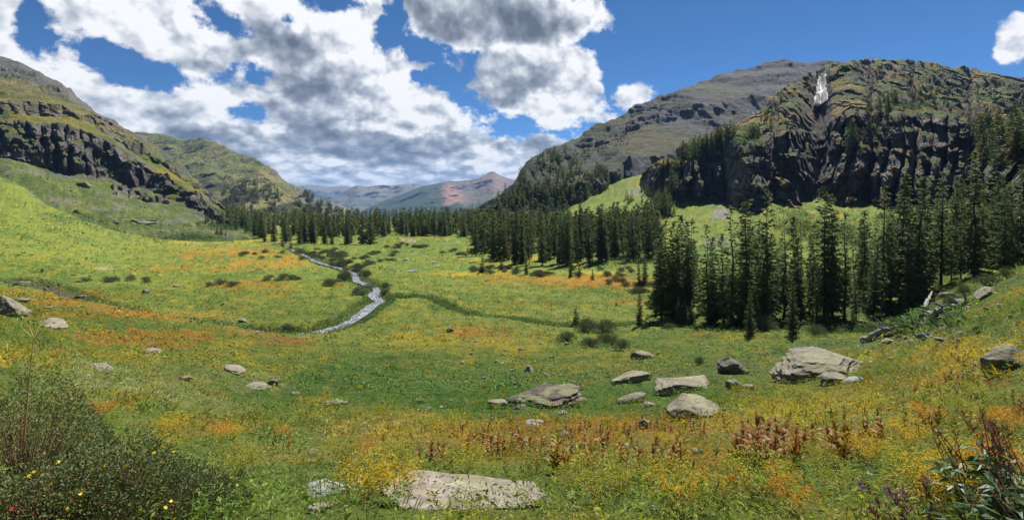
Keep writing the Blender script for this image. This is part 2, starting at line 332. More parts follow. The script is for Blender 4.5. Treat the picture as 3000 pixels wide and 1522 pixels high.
# carve the stream bed and the side ditches
def path3(pts, n=14):
    P3 = np.array([g_at(a, b) for a, b in pts]); t = np.arange(len(pts)); tt = np.linspace(0, len(pts) - 1, (len(pts) - 1) * n + 1)
    return np.stack([pchip(t, P3[:, 0], tt), pchip(t, P3[:, 1], tt), pchip(t, P3[:, 2], tt)], 1)
s_ = DS
STREAM = [(728 * s_, 626 * s_), (745 * s_, 631 * s_), (775 * s_, 640 * s_), (790 * s_, 651 * s_), (850 * s_, 668 * s_), (882 * s_, 677 * s_), (893 * s_, 690 * s_), (900 * s_, 702 * s_), (935 * s_, 715 * s_),
          (948 * s_, 728 * s_), (940 * s_, 742 * s_), (955 * s_, 760 * s_), (930 * s_, 780 * s_), (880 * s_, 806 * s_), (820 * s_, 824 * s_), (760 * s_, 833 * s_), (700 * s_, 832 * s_), (620 * s_, 824 * s_), (540 * s_, 812 * s_), (480 * s_, 803 * s_), (440 * s_, 795 * s_), (380 * s_, 785 * s_), (300 * s_, 768 * s_), (240 * s_, 752 * s_), (120 * s_, 720 * s_), (0, 700 * s_)]
DITCH = [(970 * s_, 750 * s_), (1040 * s_, 748 * s_), (1120 * s_, 762 * s_), (1180 * s_, 780 * s_), (1260 * s_, 790 * s_), (1350 * s_, 800 * s_), (1450 * s_, 812 * s_), (1600 * s_, 815 * s_), (1750 * s_, 822 * s_), (1900 * s_, 836 * s_)]
st3 = path3(STREAM); di3 = path3(DITCH)
def dist_to(path, X, Y):
    best = np.full(X.shape, 1e9)
    sel = (Y > path[:, 1].min() - 12) & (Y < path[:, 1].max() + 12) & (X > path[:, 0].min() - 12) & (X < path[:, 0].max() + 12)
    xs, ys = X[sel], Y[sel]; b = np.full(xs.shape, 1e9)
    for a, c in zip(path[:-1], path[1:]):
        d = c[:2] - a[:2]; L = d @ d + 1e-9; t = np.clip(((xs - a[0]) * d[0] + (ys - a[1]) * d[1]) / L, 0, 1)
        b = np.minimum(b, np.hypot(xs - a[0] - t * d[0], ys - a[1] - t * d[1]))
    best[sel] = b; return best
dS = dist_to(st3, GX, GY); dD = dist_to(di3, GX, GY)
wn = fbm(GX * .25, GY * .25, 3, 3) - .5
bump = (fbm(GX / 9, GY / 9, 0, 4) - .5) * np.minimum(1.3, .03 * GY + .05) + (fbm(GX / 1.6, GY / 1.6, 5, 3) - .5) * np.clip(.02 * GY, .05, .5)
bump *= np.where(GY < 900, 1, 0)
Z1 = GZ + bump
Z1 = Z1 + (fbm(GX / 30, GY / 30, 2, 3) - .5) * np.clip((GY - 60) / 60, 0, 1) * 3.2
Z1 = Z1 - .9 * sst(-(dS + wn * 2.0), -4.2, -1.7) - .6 * sst(-(dD + wn * 3), -2.4, -.6)
ground.Z = Z1

# ------------------------------------------------------------------ plant colours over the ground (albedo)
C_GREEN = (.092, .148, .028); C_YG = (.165, .190, .034); C_LUSH = (.060, .130, .026); C_ORANGE = (.31, .150, .018); C_RUST = (.22, .105, .025)
C_YEL = (.33, .25, .022); C_SAGE = (.105, .145, .060); C_TAN = (.30, .235, .145); C_DARK = (.030, .055, .016); C_PALE = (.22, .23, .085); C_GREY = (.20, .185, .18)
ZONES = [ # x, y, rx, ry (photo / 1.1646), colour, strength, noise scale in metres
 (250, 560, 420, 110, C_YG, .8, 14), (60, 480, 260, 60, C_YG, .7, 14), (620, 640, 200, 24, C_ORANGE, .95, 9), (560, 600, 200, 12, C_YEL, .7, 9), (700, 665, 130, 16, C_ORANGE, .7, 8), (520, 672, 260, 16, C_ORANGE, .55, 8), (640, 720, 200, 20, C_ORANGE, .5, 8),
 (480, 720, 340, 20, C_YG, .5, 9), (300, 690, 300, 12, C_GREEN, .6, 9), (180, 735, 260, 12, C_ORANGE, .6, 7), (330, 790, 300, 18, C_ORANGE, .8, 6), (130, 760, 190, 22, C_ORANGE, .7, 5), (520, 790, 260, 16, C_YG, .6, 8), (700, 790, 160, 22, C_GREEN, .5, 8),
 (620, 835, 180, 16, C_ORANGE, .7, 5), (700, 860, 140, 22, C_RUST, .9, 4), (380, 850, 220, 28, C_ORANGE, .8, 4), (300, 900, 220, 24, C_YEL, .5, 4), (700, 910, 190, 40, C_YEL, .6, 5), (760, 900, 180, 34, C_LUSH, .6, 5), (580, 870, 100, 18, C_YEL, .7, 4),
 (1100, 610, 120, 10, C_GREEN, .5, 14), (1300, 650, 120, 10, C_YEL, .85, 14), (1220, 690, 150, 10, C_YEL, .9, 8), (1350, 700, 230, 12, C_ORANGE, .8, 8), (1500, 706, 220, 16, C_ORANGE, .75, 7), (1480, 685, 110, 8, C_YEL, .8, 9), (1250, 740, 260, 22, C_YG, .5, 8), (1620, 760, 200, 10, C_ORANGE, .4, 7), (1560, 720, 160, 10, C_ORANGE, .6, 7),
 (1000, 690, 140, 24, C_YG, .5, 8), (1200, 840, 150, 26, C_ORANGE, .85, 4.5), (1070, 860, 150, 30, C_YEL, .55, 4), (1330, 870, 130, 24, C_YEL, .6, 4), (1250, 800, 260, 16, C_YG, .5, 6), (1000, 800, 120, 24, C_YG, .5, 6),
 (1250, 980, 620, 62, C_LUSH, .75, 5), (900, 960, 260, 60, C_LUSH, .85, 4), (1500, 1000, 360, 60, C_LUSH, .55, 4), (1700, 870, 300, 30, C_GREEN, .5, 5), (1800, 940, 260, 40, C_SAGE, .5, 4),
 (780, 1050, 300, 26, C_YG, .5, 2.5), (1250, 1110, 420, 42, C_RUST, .9, 2.2), (1350, 1080, 480, 30, C_ORANGE, .7, 2.2), (1050, 1090, 260, 28, C_YEL, .5, 2), (1600, 1075, 300, 28, C_ORANGE, .7, 2.2), (1800, 1140, 300, 44, C_ORANGE, .7, 1.5), (1400, 1190, 420, 26, C_YEL, .6, 1.2), (1950, 1060, 260, 46, C_YEL, .55, 2.2), (2100, 1000, 240, 40, C_YEL, .5, 3),
 (2380, 850, 260, 30, C_SAGE, .7, 4), (2250, 850, 180, 12, C_YEL, .6, 3), (2440, 900, 220, 46, C_YEL, .85, 3), (2380, 960, 180, 26, C_ORANGE, .5, 2.5), (2100, 870, 240, 18, C_SAGE, .6, 4), (2540, 1060, 120, 40, C_ORANGE, .7, 1.2), (2200, 1120, 240, 40, C_YEL, .6, 1.2), (2330, 1070, 60, 20, C_ORANGE, .8, 1),
 (2450, 1250, 220, 60, C_PALE, .5, 1), (450, 980, 300, 60, C_PALE, .7, 3), (200, 930, 220, 60, C_PALE, .6, 3), (560, 1080, 170, 30, C_ORANGE, .55, 1), (430, 1100, 90, 22, C_YEL, .7, 1), (800, 1140, 300, 50, C_PALE, .5, 1.2), (900, 1080, 200, 30, C_PALE, .5, 1.6), (5, 905, 30, 20, C_YEL, .9, 2),
 (660, 575, 70, 14, C_TAN, .9, 30), (560, 580, 90, 8, C_TAN, .6, 30), (720, 610, 60, 5, C_TAN, .9, 30), (1040, 605, 40, 5, C_TAN, .8, 40), (265, 673, 24, 6, C_TAN, .8, 6), (60, 712, 60, 8, C_TAN, .7, 3), (130, 716, 40, 5, C_TAN, .8, 3),
 (2560, 760, 200, 60, C_DARK, .8, 8), (2200, 800, 330, 40, C_LUSH, .9, 10), (2150, 790, 300, 34, C_DARK, .6, 6), (1780, 700, 160, 60, C_GREEN, .5, 8), (1650, 640, 200, 30, C_LUSH, .6, 10), (560, 645, 160, 10, C_LUSH, .6, 8), (330, 520, 230, 34, C_GREEN, .7, 12), (230, 500, 190, 40, (.095, .115, .04), .8, 12), (320, 545, 260, 34, (.09, .12, .035), .85, 14), (420, 570, 200, 22, (.10, .13, .035), .7, 14), (250, 600, 200, 10, (.08, .11, .03), .5, 8), (120, 470, 60, 20, C_GREY, .6, 12), (150, 500, 70, 10, C_DARK, .7, 6), (230, 545, 60, 9, C_DARK, .7, 6), (60, 455, 60, 10, C_DARK, .7, 6), (320, 570, 60, 8, C_DARK, .6, 6), (420, 590, 80, 7, C_DARK, .6, 6), (480, 560, 90, 22, C_YG, .4, 10), (2300, 640, 60, 26, C_GREY, .7, 9), (2230, 620, 160, 60, C_YG, .6, 20), (1700, 560, 160, 60, C_YG, .8, 26), (2350, 600, 220, 60, C_GREEN, .6, 20), (1800, 610, 60, 20, C_GREY, .5, 12), (1640, 480, 80, 12, C_GREY, .5, 20), (1810, 530, 26, 26, C_GREY, .9, 16), (1560, 640, 120, 12, C_LUSH, .7, 10), (1650, 655, 100, 14, C_LUSH, .6, 9),  # dark green under the right spruces, partly their shade painted into the colour
]
def zone_color(px, py, X, Y):
    x = px / s_; y = py / s_
    n1 = fbm(X / 6, Y / 6, 1.5, 4); n2 = fbm(X / 1.3, Y / 1.3, 7.5, 4); n3 = fbm(X / 28, Y / 28, 3.5, 3)
    c = mixc(np.zeros(X.shape + (3,)) + np.asarray(C_GREEN), C_YG, sst(n1 * .6 + n3 * .4, .42, .62) * .75)
    c = mixc(c, C_LUSH, sst(n2, .52, .72) * .55)
    c = mixc(c, C_YEL, sst(fbm(X / 2.5, Y / 2.5, 21, 5, .65), .56, .70) * .55); c = mixc(c, C_ORANGE, sst(fbm(X / 1.8, Y / 1.8, 61, 5, .65), .60, .72) * .45)
    for k, (cx, cy, rx, ry, col, st, sc) in enumerate(ZONES):
        sel = (np.abs(x - cx) < rx * 1.5) & (np.abs(y - cy) < ry * 1.5)
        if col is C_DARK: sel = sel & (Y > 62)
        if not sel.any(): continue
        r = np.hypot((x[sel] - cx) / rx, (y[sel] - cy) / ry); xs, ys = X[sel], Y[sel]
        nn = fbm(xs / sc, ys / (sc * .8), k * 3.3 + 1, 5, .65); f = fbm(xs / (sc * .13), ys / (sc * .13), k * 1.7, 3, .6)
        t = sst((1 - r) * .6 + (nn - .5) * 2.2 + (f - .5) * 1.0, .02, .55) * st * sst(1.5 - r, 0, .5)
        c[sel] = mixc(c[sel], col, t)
    return c
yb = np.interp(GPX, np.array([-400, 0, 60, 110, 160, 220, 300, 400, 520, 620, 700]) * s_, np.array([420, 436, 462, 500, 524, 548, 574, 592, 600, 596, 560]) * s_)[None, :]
PYrow = HZ - Z1 / GY * F
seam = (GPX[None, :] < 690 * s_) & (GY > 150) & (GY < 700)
Z1 = Z1 - np.where(seam, 3.2 * np.exp(-((PYrow - yb + 4) / 9.0) ** 2), 0) + np.where(seam & (PYrow < yb), (fbm(GX / 14, GY / 14, 91, 5, .6) - .5) * 7 * sst(yb - PYrow, 4, 30), 0); ground.Z = Z1
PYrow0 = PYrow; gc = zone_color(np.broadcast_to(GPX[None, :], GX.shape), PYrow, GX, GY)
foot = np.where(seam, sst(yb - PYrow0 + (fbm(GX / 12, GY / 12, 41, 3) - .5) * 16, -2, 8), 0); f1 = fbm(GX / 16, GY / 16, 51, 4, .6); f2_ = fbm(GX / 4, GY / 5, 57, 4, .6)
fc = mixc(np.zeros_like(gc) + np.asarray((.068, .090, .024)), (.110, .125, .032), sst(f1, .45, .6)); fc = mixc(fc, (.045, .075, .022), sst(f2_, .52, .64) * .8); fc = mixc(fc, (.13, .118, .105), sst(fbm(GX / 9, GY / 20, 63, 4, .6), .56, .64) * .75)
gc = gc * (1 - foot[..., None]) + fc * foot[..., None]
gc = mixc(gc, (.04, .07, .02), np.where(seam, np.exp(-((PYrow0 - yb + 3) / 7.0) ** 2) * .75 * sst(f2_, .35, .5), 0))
banks = np.maximum(sst(-(dS + wn * 4), -4.0, -1.6), .6 * sst(-(dD + wn * 7), -2.4, -.6))
gc = mixc(gc, C_LUSH, banks * .85)
gc = mixc(gc, (.10, .085, .06), sst(-dS, -2.2, -1.4) * .9)
gc *= (0.75 + .5 * fbm(GX / .8, GY / .8, 9, 3))[..., None]
gbase = gc * (.50 + .50 * sst(GY, 30, 200))[..., None]        # dark soil between the near plants, with the shade among them painted in
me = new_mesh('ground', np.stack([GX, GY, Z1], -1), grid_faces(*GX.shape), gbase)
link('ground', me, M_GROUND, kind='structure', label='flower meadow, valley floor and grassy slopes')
ground.col = gc

# hillside rising behind the photographer (closes the ground under and behind the camera)
hx, hy = np.meshgrid(np.linspace(-60, 60, 121), np.concatenate([[-60, -40, -25, -15, -10, -7], np.linspace(-5, 2.26, 30)]))
hz = np.array([[g_xy(min(max(a, -5), 5), 2.3) for a in hx[0]]])
hz = hz - .03 + (2.26 - hy) * .42 * np.ones_like(hx) + (fbm(hx / 3, hy / 3, 0, 3) - .5) * .3 * sst(2.26 - hy, 0, 2) - np.abs(hx) * 0.0
me = new_mesh('ground_behind', np.stack([hx, hy, hz], -1), grid_faces(*hx.shape), zone_color(hx * 0 + 1500., hx * 0 + 1500., hx, hy))
link('ground_behind', me, M_GROUND, kind='structure', label='grassy hillside under and behind the viewpoint')

# ------------------------------------------------------------------ mountains: lofts through rows (photo row, depth)
def sheet(cols, step, gaps, xr=None):
    ks = sorted(cols); px = np.arange(ks[0], ks[-1] + .1, step); K = len(cols[ks[0]])
    py = np.array([pchip(ks, [cols[k][r][0] for k in ks], px) for r in range(K)])
    D = np.exp(np.array([pchip(ks, [math.log(cols[k][r][1]) for k in ks], px) for r in range(K)]))
    T = []
    for r in range(K - 1): T.extend(r + np.linspace(0, 1, gaps[r], endpoint=False))
    T.append(K - 1); T = np.array(T); i0 = np.minimum(T.astype(int), K - 2); f = (T - i0)[:, None]
    S = Surf(); S.px = px; S.T = T; S.py = py[i0] * (1 - f) + py[i0 + 1] * f; S.D = D[i0] * (1 - f) + D[i0 + 1] * f
    ker = np.array([1, 2, 3, 2, 1.]) / 9
    for _ in range(2):
        for A in (S.py, S.D):
            Ap = np.pad(A, ((2, 2), (0, 0)), mode='edge'); A[:] = sum(ker[k] * Ap[k:k + len(A)] for k in range(5))
    S.P = np.broadcast_to(px[None, :], S.py.shape); S.Tm = np.broadcast_to(T[:, None], S.py.shape)
    return S
def finish(S):
    S.X = (S.P - CX) / F * S.D; S.Y = S.D; S.Z = (HZ - S.py) / F * S.D; S.N = grid_normals(S.X, S.Y, S.Z)
def pos(S):
    return (S.P - CX) / F * S.D, S.D, (HZ - S.py) / F * S.D
def s_at(S, px, py):
    j = int(round(float(np.interp(px, S.px, np.arange(len(S.px)))))); r = HZ - S.Z[:, j] / S.Y[:, j] * F
    k = np.nonzero(r <= py)[0]
    if not len(k): return None
    i = max(int(k[0]), 1); t = (r[i - 1] - py) / max(r[i - 1] - r[i], 1e-6); t = min(max(t, 0), 1)
    return np.array([S.X[i - 1, j] * (1 - t) + S.X[i, j] * t, S.Y[i - 1, j] * (1 - t) + S.Y[i, j] * t, S.Z[i - 1, j] * (1 - t) + S.Z[i, j] * t])
def terrace(Z, lam, k, ph): return Z - k * lam / (2 * math.pi) * np.sin(2 * math.pi * (Z / lam + ph))
def setz(S, Z): S.py = HZ - Z / S.D * F
def ribs(u, G, sharp=.5):
    G = np.asarray(G, float); i = np.clip(np.searchsorted(G, u) - 1, 0, len(G) - 2); t = np.clip((u - G[i]) / (G[i + 1] - G[i]), 0, 1); return (1 - (2 * t - 1) ** 2) ** sharp
def band(T, a, b, s=.15): return sst(T, a - s, a + s) * (1 - sst(T, b - s, b + s))
R_DARK = (.098, .088, .086); R_MID = (.20, .178, .162); R_BROWN = (.16, .13, .105); S_GREY = (.145, .14, .138); V_GRN = (.115, .150, .030); V_GOLD = (.27, .19, .035); V_DEEP = (.045, .080, .022)

# --- left mountain
L = sheet({-700: [(480, 260), (380, 340), (280, 370), (240, 420), (190, 450), (120, 560), (20, 700), (200, 900)],
  -300: [(520, 300), (430, 380), (325, 410), (300, 460), (240, 490), (190, 620), (95, 830), (250, 1050)],
  0: [(560, 320), (466, 400), (352, 430), (338, 480), (290, 510), (235, 640), (161, 850), (300, 1100)],
  60: [(580, 322), (472, 410), (355, 440), (338, 490), (295, 520), (245, 640), (176, 820), (320, 1080)],
  128: [(610, 325), (482, 430), (362, 455), (342, 510), (305, 540), (265, 640), (215, 770), (350, 1000)],
  186: [(640, 330), (495, 440), (372, 468), (348, 525), (318, 555), (285, 640), (250, 745), (380, 950)],
  250: [(655, 335), (508, 452), (392, 480), (362, 535), (338, 565), (318, 630), (305, 700), (410, 900)],
  300: [(665, 350), (520, 468), (415, 492), (385, 540), (362, 575), (350, 610), (340, 665), (430, 840)],
  349: [(670, 380), (528, 480), (435, 502), (412, 545), (392, 580), (378, 600), (367, 640), (450, 800)],
  454: [(675, 420), (565, 500), (502, 520), (475, 560), (455, 580), (438, 605), (425, 630), (500, 800)],
  547: [(680, 440), (600, 510), (555, 530), (535, 560), (522, 580), (510, 600), (500, 620), (560, 760)],
  617: [(685, 460), (628, 515), (596, 530), (588, 550), (580, 565), (575, 580), (570, 600), (620, 740)],
  660: [(690, 470), (650, 515), (638, 530), (632, 545), (628, 560), (622, 570), (618, 590), (680, 720)]}, 2.2, [70, 60, 14, 30, 45, 45, 12])
X, Y, Z = pos(L)
cliff = np.maximum(band(L.Tm, 1, 2.05), .7 * band(L.Tm, 3.0, 4.0)); cliff = np.maximum(cliff, .45 * band(L.Tm, 4.9, 5.6) * (L.P < 330)) 
cliff = cliff * sst(fbm(X / 45, Z / 30, 3, 3), .22, .34)
drop = (L.P > 330) * band(L.Tm, 0.55, 1.0) * sst(fbm(X / 40, Z / 16, 8, 3), .5, .56); cliff = np.maximum(cliff, drop)
warp = (fbm(X / 50, Z / 40, 71, 3) - .5) * 110
rb = ribs(L.P + warp, [-720, -600, -520, -410, -300, -240, -150, -80, -10, 40, 78, 120, 150, 190, 236, 262, 300, 322, 352, 380, 402, 430, 462, 500, 530, 566, 600, 640, 680])
L.D = L.D - cliff * (rb - .6) * 18 * sst(fbm(X / 50, Y / 50, 55, 2), .45, .7) - cliff * (ridged(X / 20, Y / 30, Z / 34, 5, .62) - .6) * 40 - (fbm(X / 60, Z / 200, 5, 3) - .5) * 26 * sst(L.Tm, .3, 1)
X, Y, Z = pos(L)
ph = fbm(X / 60, Y / 60, 4, 3) * 2.2; am = np.clip(cliff + .55 * sst(L.Tm, 2, 3) * sst(fbm(X / 50, Y / 50, 12, 3), .42, .58), 0, 1)
Z = terrace(Z, 26, .92 * am, ph); Z = terrace(Z, 8.5, .85 * am, ph * 2.3 + fbm(X / 14, Y / 14, 2, 3))
Z = Z + (fbm(X / 14, Y / 14, 5, 5, .6) - .5) * (3 + 7 * am) + (fbm(X / 50, Y / 50, 6, 3) - .5) * 10 * sst(L.Tm, .8, 2)
strat = fbm(X / 30, Y / 30, Z * .8, 3)
setz(L, Z); L.D = L.D - am * (fbm(X / 4, Z / 4, 25, 4, .6) - .5) * 5
finish(L)
nz = L.N[..., 2]; n1 = fbm(L.X / 25, L.Z / 25, 3, 4); n2 = fbm(L.X / 5, L.Z / 5, 4, 4)
c = np.zeros(L.X.shape + (3,)) + np.asarray(V_GRN)
c = mixc(c, C_YG, sst(n1, .45, .6) * .6); c = mixc(c, V_DEEP, sst(n2, .5, .65) * .6); c = mixc(c, V_GOLD, sst(L.Tm, 1.8, 2.3) * sst(n1, .42, .6) * .55)
c = mixc(c, R_BROWN, sst(n2, .55, .66) * .35)
c = mixc(c, S_GREY, sst(L.Tm, 4.8, 5.6) * .85)
c = mixc(c, R_BROWN, sst(L.Tm, 3.9, 4.3) * band(L.Tm, 3.9, 4.9) * sst(n1, .45, .6) * .5)
c = mixc(c, S_GREY, sst(fbm(L.X / 18, L.Z / 40, 14, 3), .55, .63) * band(L.Tm, .2, 1.0) * .7)
rk = np.clip(np.maximum(sst(.56 - nz + (n2 - .5) * .5, -.08, .06), cliff * sst(.86 - nz + (n2 - .5) * .8, -.1, .1)), 0, 1)
rc = mixc(np.zeros_like(c) + np.asarray(R_DARK), R_MID, sst(n2 + .3 * (strat - .5), .42, .62)); rc = mixc(rc, S_GREY, sst(L.Tm, 3.6, 5.0) * .9)
c = mixc(c, 0, rk * 0) * (1 - rk[..., None]) + rc * rk[..., None]
link('mountain_left', new_mesh('mountain_left', np.stack([L.X, L.Y, L.Z], -1), grid_faces(*L.X.shape), c), M_MOUNT, kind='structure', label='left mountainside with dark cliff bands above green slopes')

# --- green mountain behind the left one
def dsp(lst): return {round(x * s_): rows for x, rows in lst}
LM = sheet({330: [(640, 1150), (560, 1500), (480, 1850), (420, 2150), (376, 2400), (480, 3200)],
  410: [(640, 1150), (560, 1450), (490, 1800), (430, 2100), (387, 2350), (480, 3100)],
  470: [(645, 1150), (565, 1400), (490, 1750), (440, 2050), (391, 2300), (480, 3100)],
  540: [(650, 1120), (575, 1380), (500, 1700), (450, 2000), (408, 2250), (500, 3000)],
  592: [(650, 1100), (580, 1350), (510, 1650), (455, 1950), (404, 2200), (500, 3000)],
  652: [(655, 1080), (590, 1320), (530, 1600), (475, 1880), (425, 2120), (520, 2900)],
  722: [(655, 1060), (600, 1280), (545, 1520), (500, 1780), (454, 2020), (540, 2800)],
  792: [(660, 1040), (610, 1230), (570, 1420), (530, 1640), (489, 1850), (570, 2600)],
  840: [(660, 1030), (620, 1200), (585, 1380), (555, 1560), (524, 1740), (600, 2500)],
  900: [(665, 1020), (635, 1160), (605, 1300), (582, 1450), (562, 1600), (630, 2300)],
  960: [(670, 1010), (650, 1120), (628, 1230), (610, 1340), (596, 1460), (650, 2100)],
  1030: [(680, 1000), (668, 1080), (655, 1150), (645, 1230), (635, 1300), (690, 1900)]}, 2.4, [45, 45, 45, 45, 10])
X, Y, Z = pos(LM)
LM.D = LM.D - (ridged(X / 190, Y / 600, Z / 500, 4) - .6) * 230 * sst(LM.Tm, 0, 1) * (1 - .5 * sst(LM.Tm, 3, 4)) - (ridged(X / 60, Y / 300, Z / 160, 3) - .6) * 60
X, Y, Z = pos(LM); am = sst(fbm(X / 160, Y / 160, 12, 3), .42, .6); Z = terrace(Z, 60, .55 * am, fbm(X / 200, Y / 200, 4, 3) * 2); Z = Z + (fbm(X / 60, Y / 60, 6, 5, .6) - .5) * 24 * sst(LM.Tm, .3, 1) + (fbm(X / 14, Y / 14, 6, 3, .6) - .5) * 9
setz(LM, Z)
finish(LM)
nz = LM.N[..., 2]; n1 = fbm(LM.X / 160, LM.Z / 90, 3, 4); n2 = fbm(LM.X / 25, LM.Z / 25, 4, 4)
c = np.zeros(LM.X.shape + (3,)) + np.asarray((.13, .15, .045)); c = mixc(c, (.24, .20, .07), sst(n1, .42, .6) * .7); c = mixc(c, (.07, .10, .035), sst(n2, .48, .62) * .6)
rk = sst(.66 - nz + (n2 - .5) * .7, -.06, .1) * .85; c = mixc(c, (.14, .13, .125), rk)
scree = sst(LM.P + (n1 - .5) * 60 - (LM.py - 480) * .75, 780, 830) ; c = mixc(c, (.17, .165, .155), scree * .9)
c = mixc(c, (.035, .05, .025), sst(fbm(LM.X / 60, LM.Z / 40, 8, 4), .5, .57) * band(LM.Tm, .2, 1.9) * .85)
link('mountain_green', new_mesh('mountain_green', np.stack([LM.X, LM.Y, LM.Z], -1), grid_faces(*LM.X.shape), c), M_MOUNT, kind='structure', label='green mountain with grey scree behind the left mountainside')

# --- grey mountain on the right, behind
RB = sheet({1380: [(640, 520), (632, 540), (628, 560), (625, 580), (622, 600), (620, 620), (618, 650), (650, 800)],
  1430: [(640, 480), (615, 520), (607, 545), (603, 570), (600, 600), (597, 620), (594, 650), (650, 820)],
  1480: [(645, 470), (606, 510), (592, 535), (587, 570), (582, 600), (578, 640), (573, 680), (640, 900)],
  1510: [(648, 465), (607, 515), (580, 537), (565, 590), (555, 640), (545, 680), (530, 740), (620, 950)],
  1545: [(650, 460), (607, 520), (570, 540), (545, 600), (520, 660), (500, 720), (478, 800), (600, 1000)],
  1630: [(655, 460), (612, 520), (562, 548), (520, 650), (480, 760), (455, 850), (425, 950), (560, 1200)],
  1690: [(655, 470), (605, 540), (545, 570), (500, 680), (460, 800), (430, 900), (396, 1000), (540, 1250)],
  1805: [(650, 470), (548, 610), (495, 640), (455, 760), (410, 920), (378, 1000), (338, 1130), (480, 1350)],
  1870: [(650, 470), (520, 650), (465, 680), (425, 820), (370, 1000), (345, 1050), (308, 1200), (460, 1400)],
  1940: [(640, 480), (505, 680), (455, 710), (412, 830), (360, 1000), (330, 1060), (280, 1300), (430, 1500)],
  2000: [(620, 500), (490, 720), (435, 750), (400, 850), (350, 1000), (315, 1060), (258, 1350), (420, 1600)],
  2095: [(600, 540), (470, 760), (420, 790), (390, 880), (345, 1000), (300, 1070), (222, 1430), (400, 1700)],
  2160: [(580, 560), (450, 790), (405, 820), (380, 900), (335, 1020), (290, 1090), (204, 1480), (380, 1750)],
  2310: [(560, 600), (420, 850), (380, 880), (355, 950), (310, 1050), (262, 1140), (173, 1550), (360, 1850)],
  2450: [(560, 600), (420, 860), (380, 900), (350, 970), (300, 1080), (255, 1170), (179, 1580), (360, 1850)],
  2700: [(560, 620), (430, 880), (390, 920), (350, 1000), (310, 1100), (270, 1200), (210, 1600), (380, 1850)]}, 2.0, [30, 42, 40, 55, 26, 60, 12])
X, Y, Z = pos(RB)
cliff = np.maximum(band(RB.Tm, 1.0, 2.0, .12), .55 * band(RB.Tm, 4.0, 5.0, .12)) * sst(fbm(X / 60, Z / 40, 3, 3), .3, .45)
cliff = np.maximum(cliff, band(RB.Tm, .8, 4) * (1 - sst(RB.P, 1560, 1700)) * .5)
warp = (fbm(X / 120, Z / 90, 71, 3) - .5) * 130
rb = ribs(RB.P + warp, [1380, 1460, 1500, 1545, 1580, 1630, 1665, 1720, 1780, 1830, 1900, 1950, 2010, 2080, 2140, 2230, 2300, 2400, 2520, 2700], .6)
RB.D = RB.D - cliff * (rb - .6) * 30 - cliff * (ridged(X / 24, Y / 60, Z / 90, 4, .6) - .6) * 44 - (rb - .6) * 10 * sst(RB.Tm, 2.4, 4) - (ridged(X / 110, Y / 500, Z / 300, 3) - .6) * 50 * sst(RB.Tm, 2.4, 4)
X, Y, Z = pos(RB)
ph = fbm(X / 160, Y / 160, 4, 3) * 2.0; am = np.clip(cliff + .9 * sst(RB.Tm, 1.6, 2.6) * sst(fbm(X / 160, Z / 50, 12, 3), .40, .56), 0, 1)
Z = terrace(Z, 42, .9 * am, ph); Z = terrace(Z, 15, .85 * am, ph * 2.3 + fbm(X / 30, Y / 30, 2, 3))
Z = Z + (fbm(X / 22, Y / 22, 5, 5, .6) - .5) * (6 + 10 * am) + (fbm(X / 80, Y / 80, 6, 3) - .5) * 16 * sst(RB.Tm, .8, 2)
strat = fbm(X / 60, Y / 60, Z * .5, 3)
setz(RB, Z); RB.D = RB.D - am * (fbm(X / 7, Z / 7, 25, 4, .6) - .5) * 9
finish(RB)
nz = RB.N[..., 2]; n1 = fbm(RB.X / 60, RB.Z / 35, 3, 4); n2 = fbm(RB.X / 9, RB.Z / 9, 4, 4)
c = np.zeros(RB.X.shape + (3,)) + np.asarray((.074, .070, .069)); c = mixc(c, (.070, .085, .032), sst(n1 + (2100 - RB.P) / 1600, .45, .65) * .75)
c = mixc(c, (.13, .095, .04), sst(n1, .55, .66) * band(RB.Tm, 2.0, 4.2) * .5); c = mixc(c, (.125, .12, .115), sst(n2, .52, .66) * .4)
rk = np.clip(sst(.66 - nz + (n2 - .5) * .5, -.08, .08) + cliff * .5, 0, 1); rc = mixc(np.zeros_like(c) + np.asarray((.08, .077, .082)), (.16, .155, .155), sst(n2 + .3 * (strat - .5), .42, .66))
c = c * (1 - rk[..., None]) + rc * rk[..., None]
fo = (1 - sst(RB.P + (n1 - .5) * 120 + (RB.Tm - 2) * 30, 1640, 1800)) * sst(n2, .38, .5); c = mixc(c, (.03, .045, .02), fo * .8)
link('mountain_grey', new_mesh('mountain_grey', np.stack([RB.X, RB.Y, RB.Z], -1), grid_faces(*RB.X.shape), c), M_MOUNT, kind='structure', label='broad grey layered mountain on the right horizon')

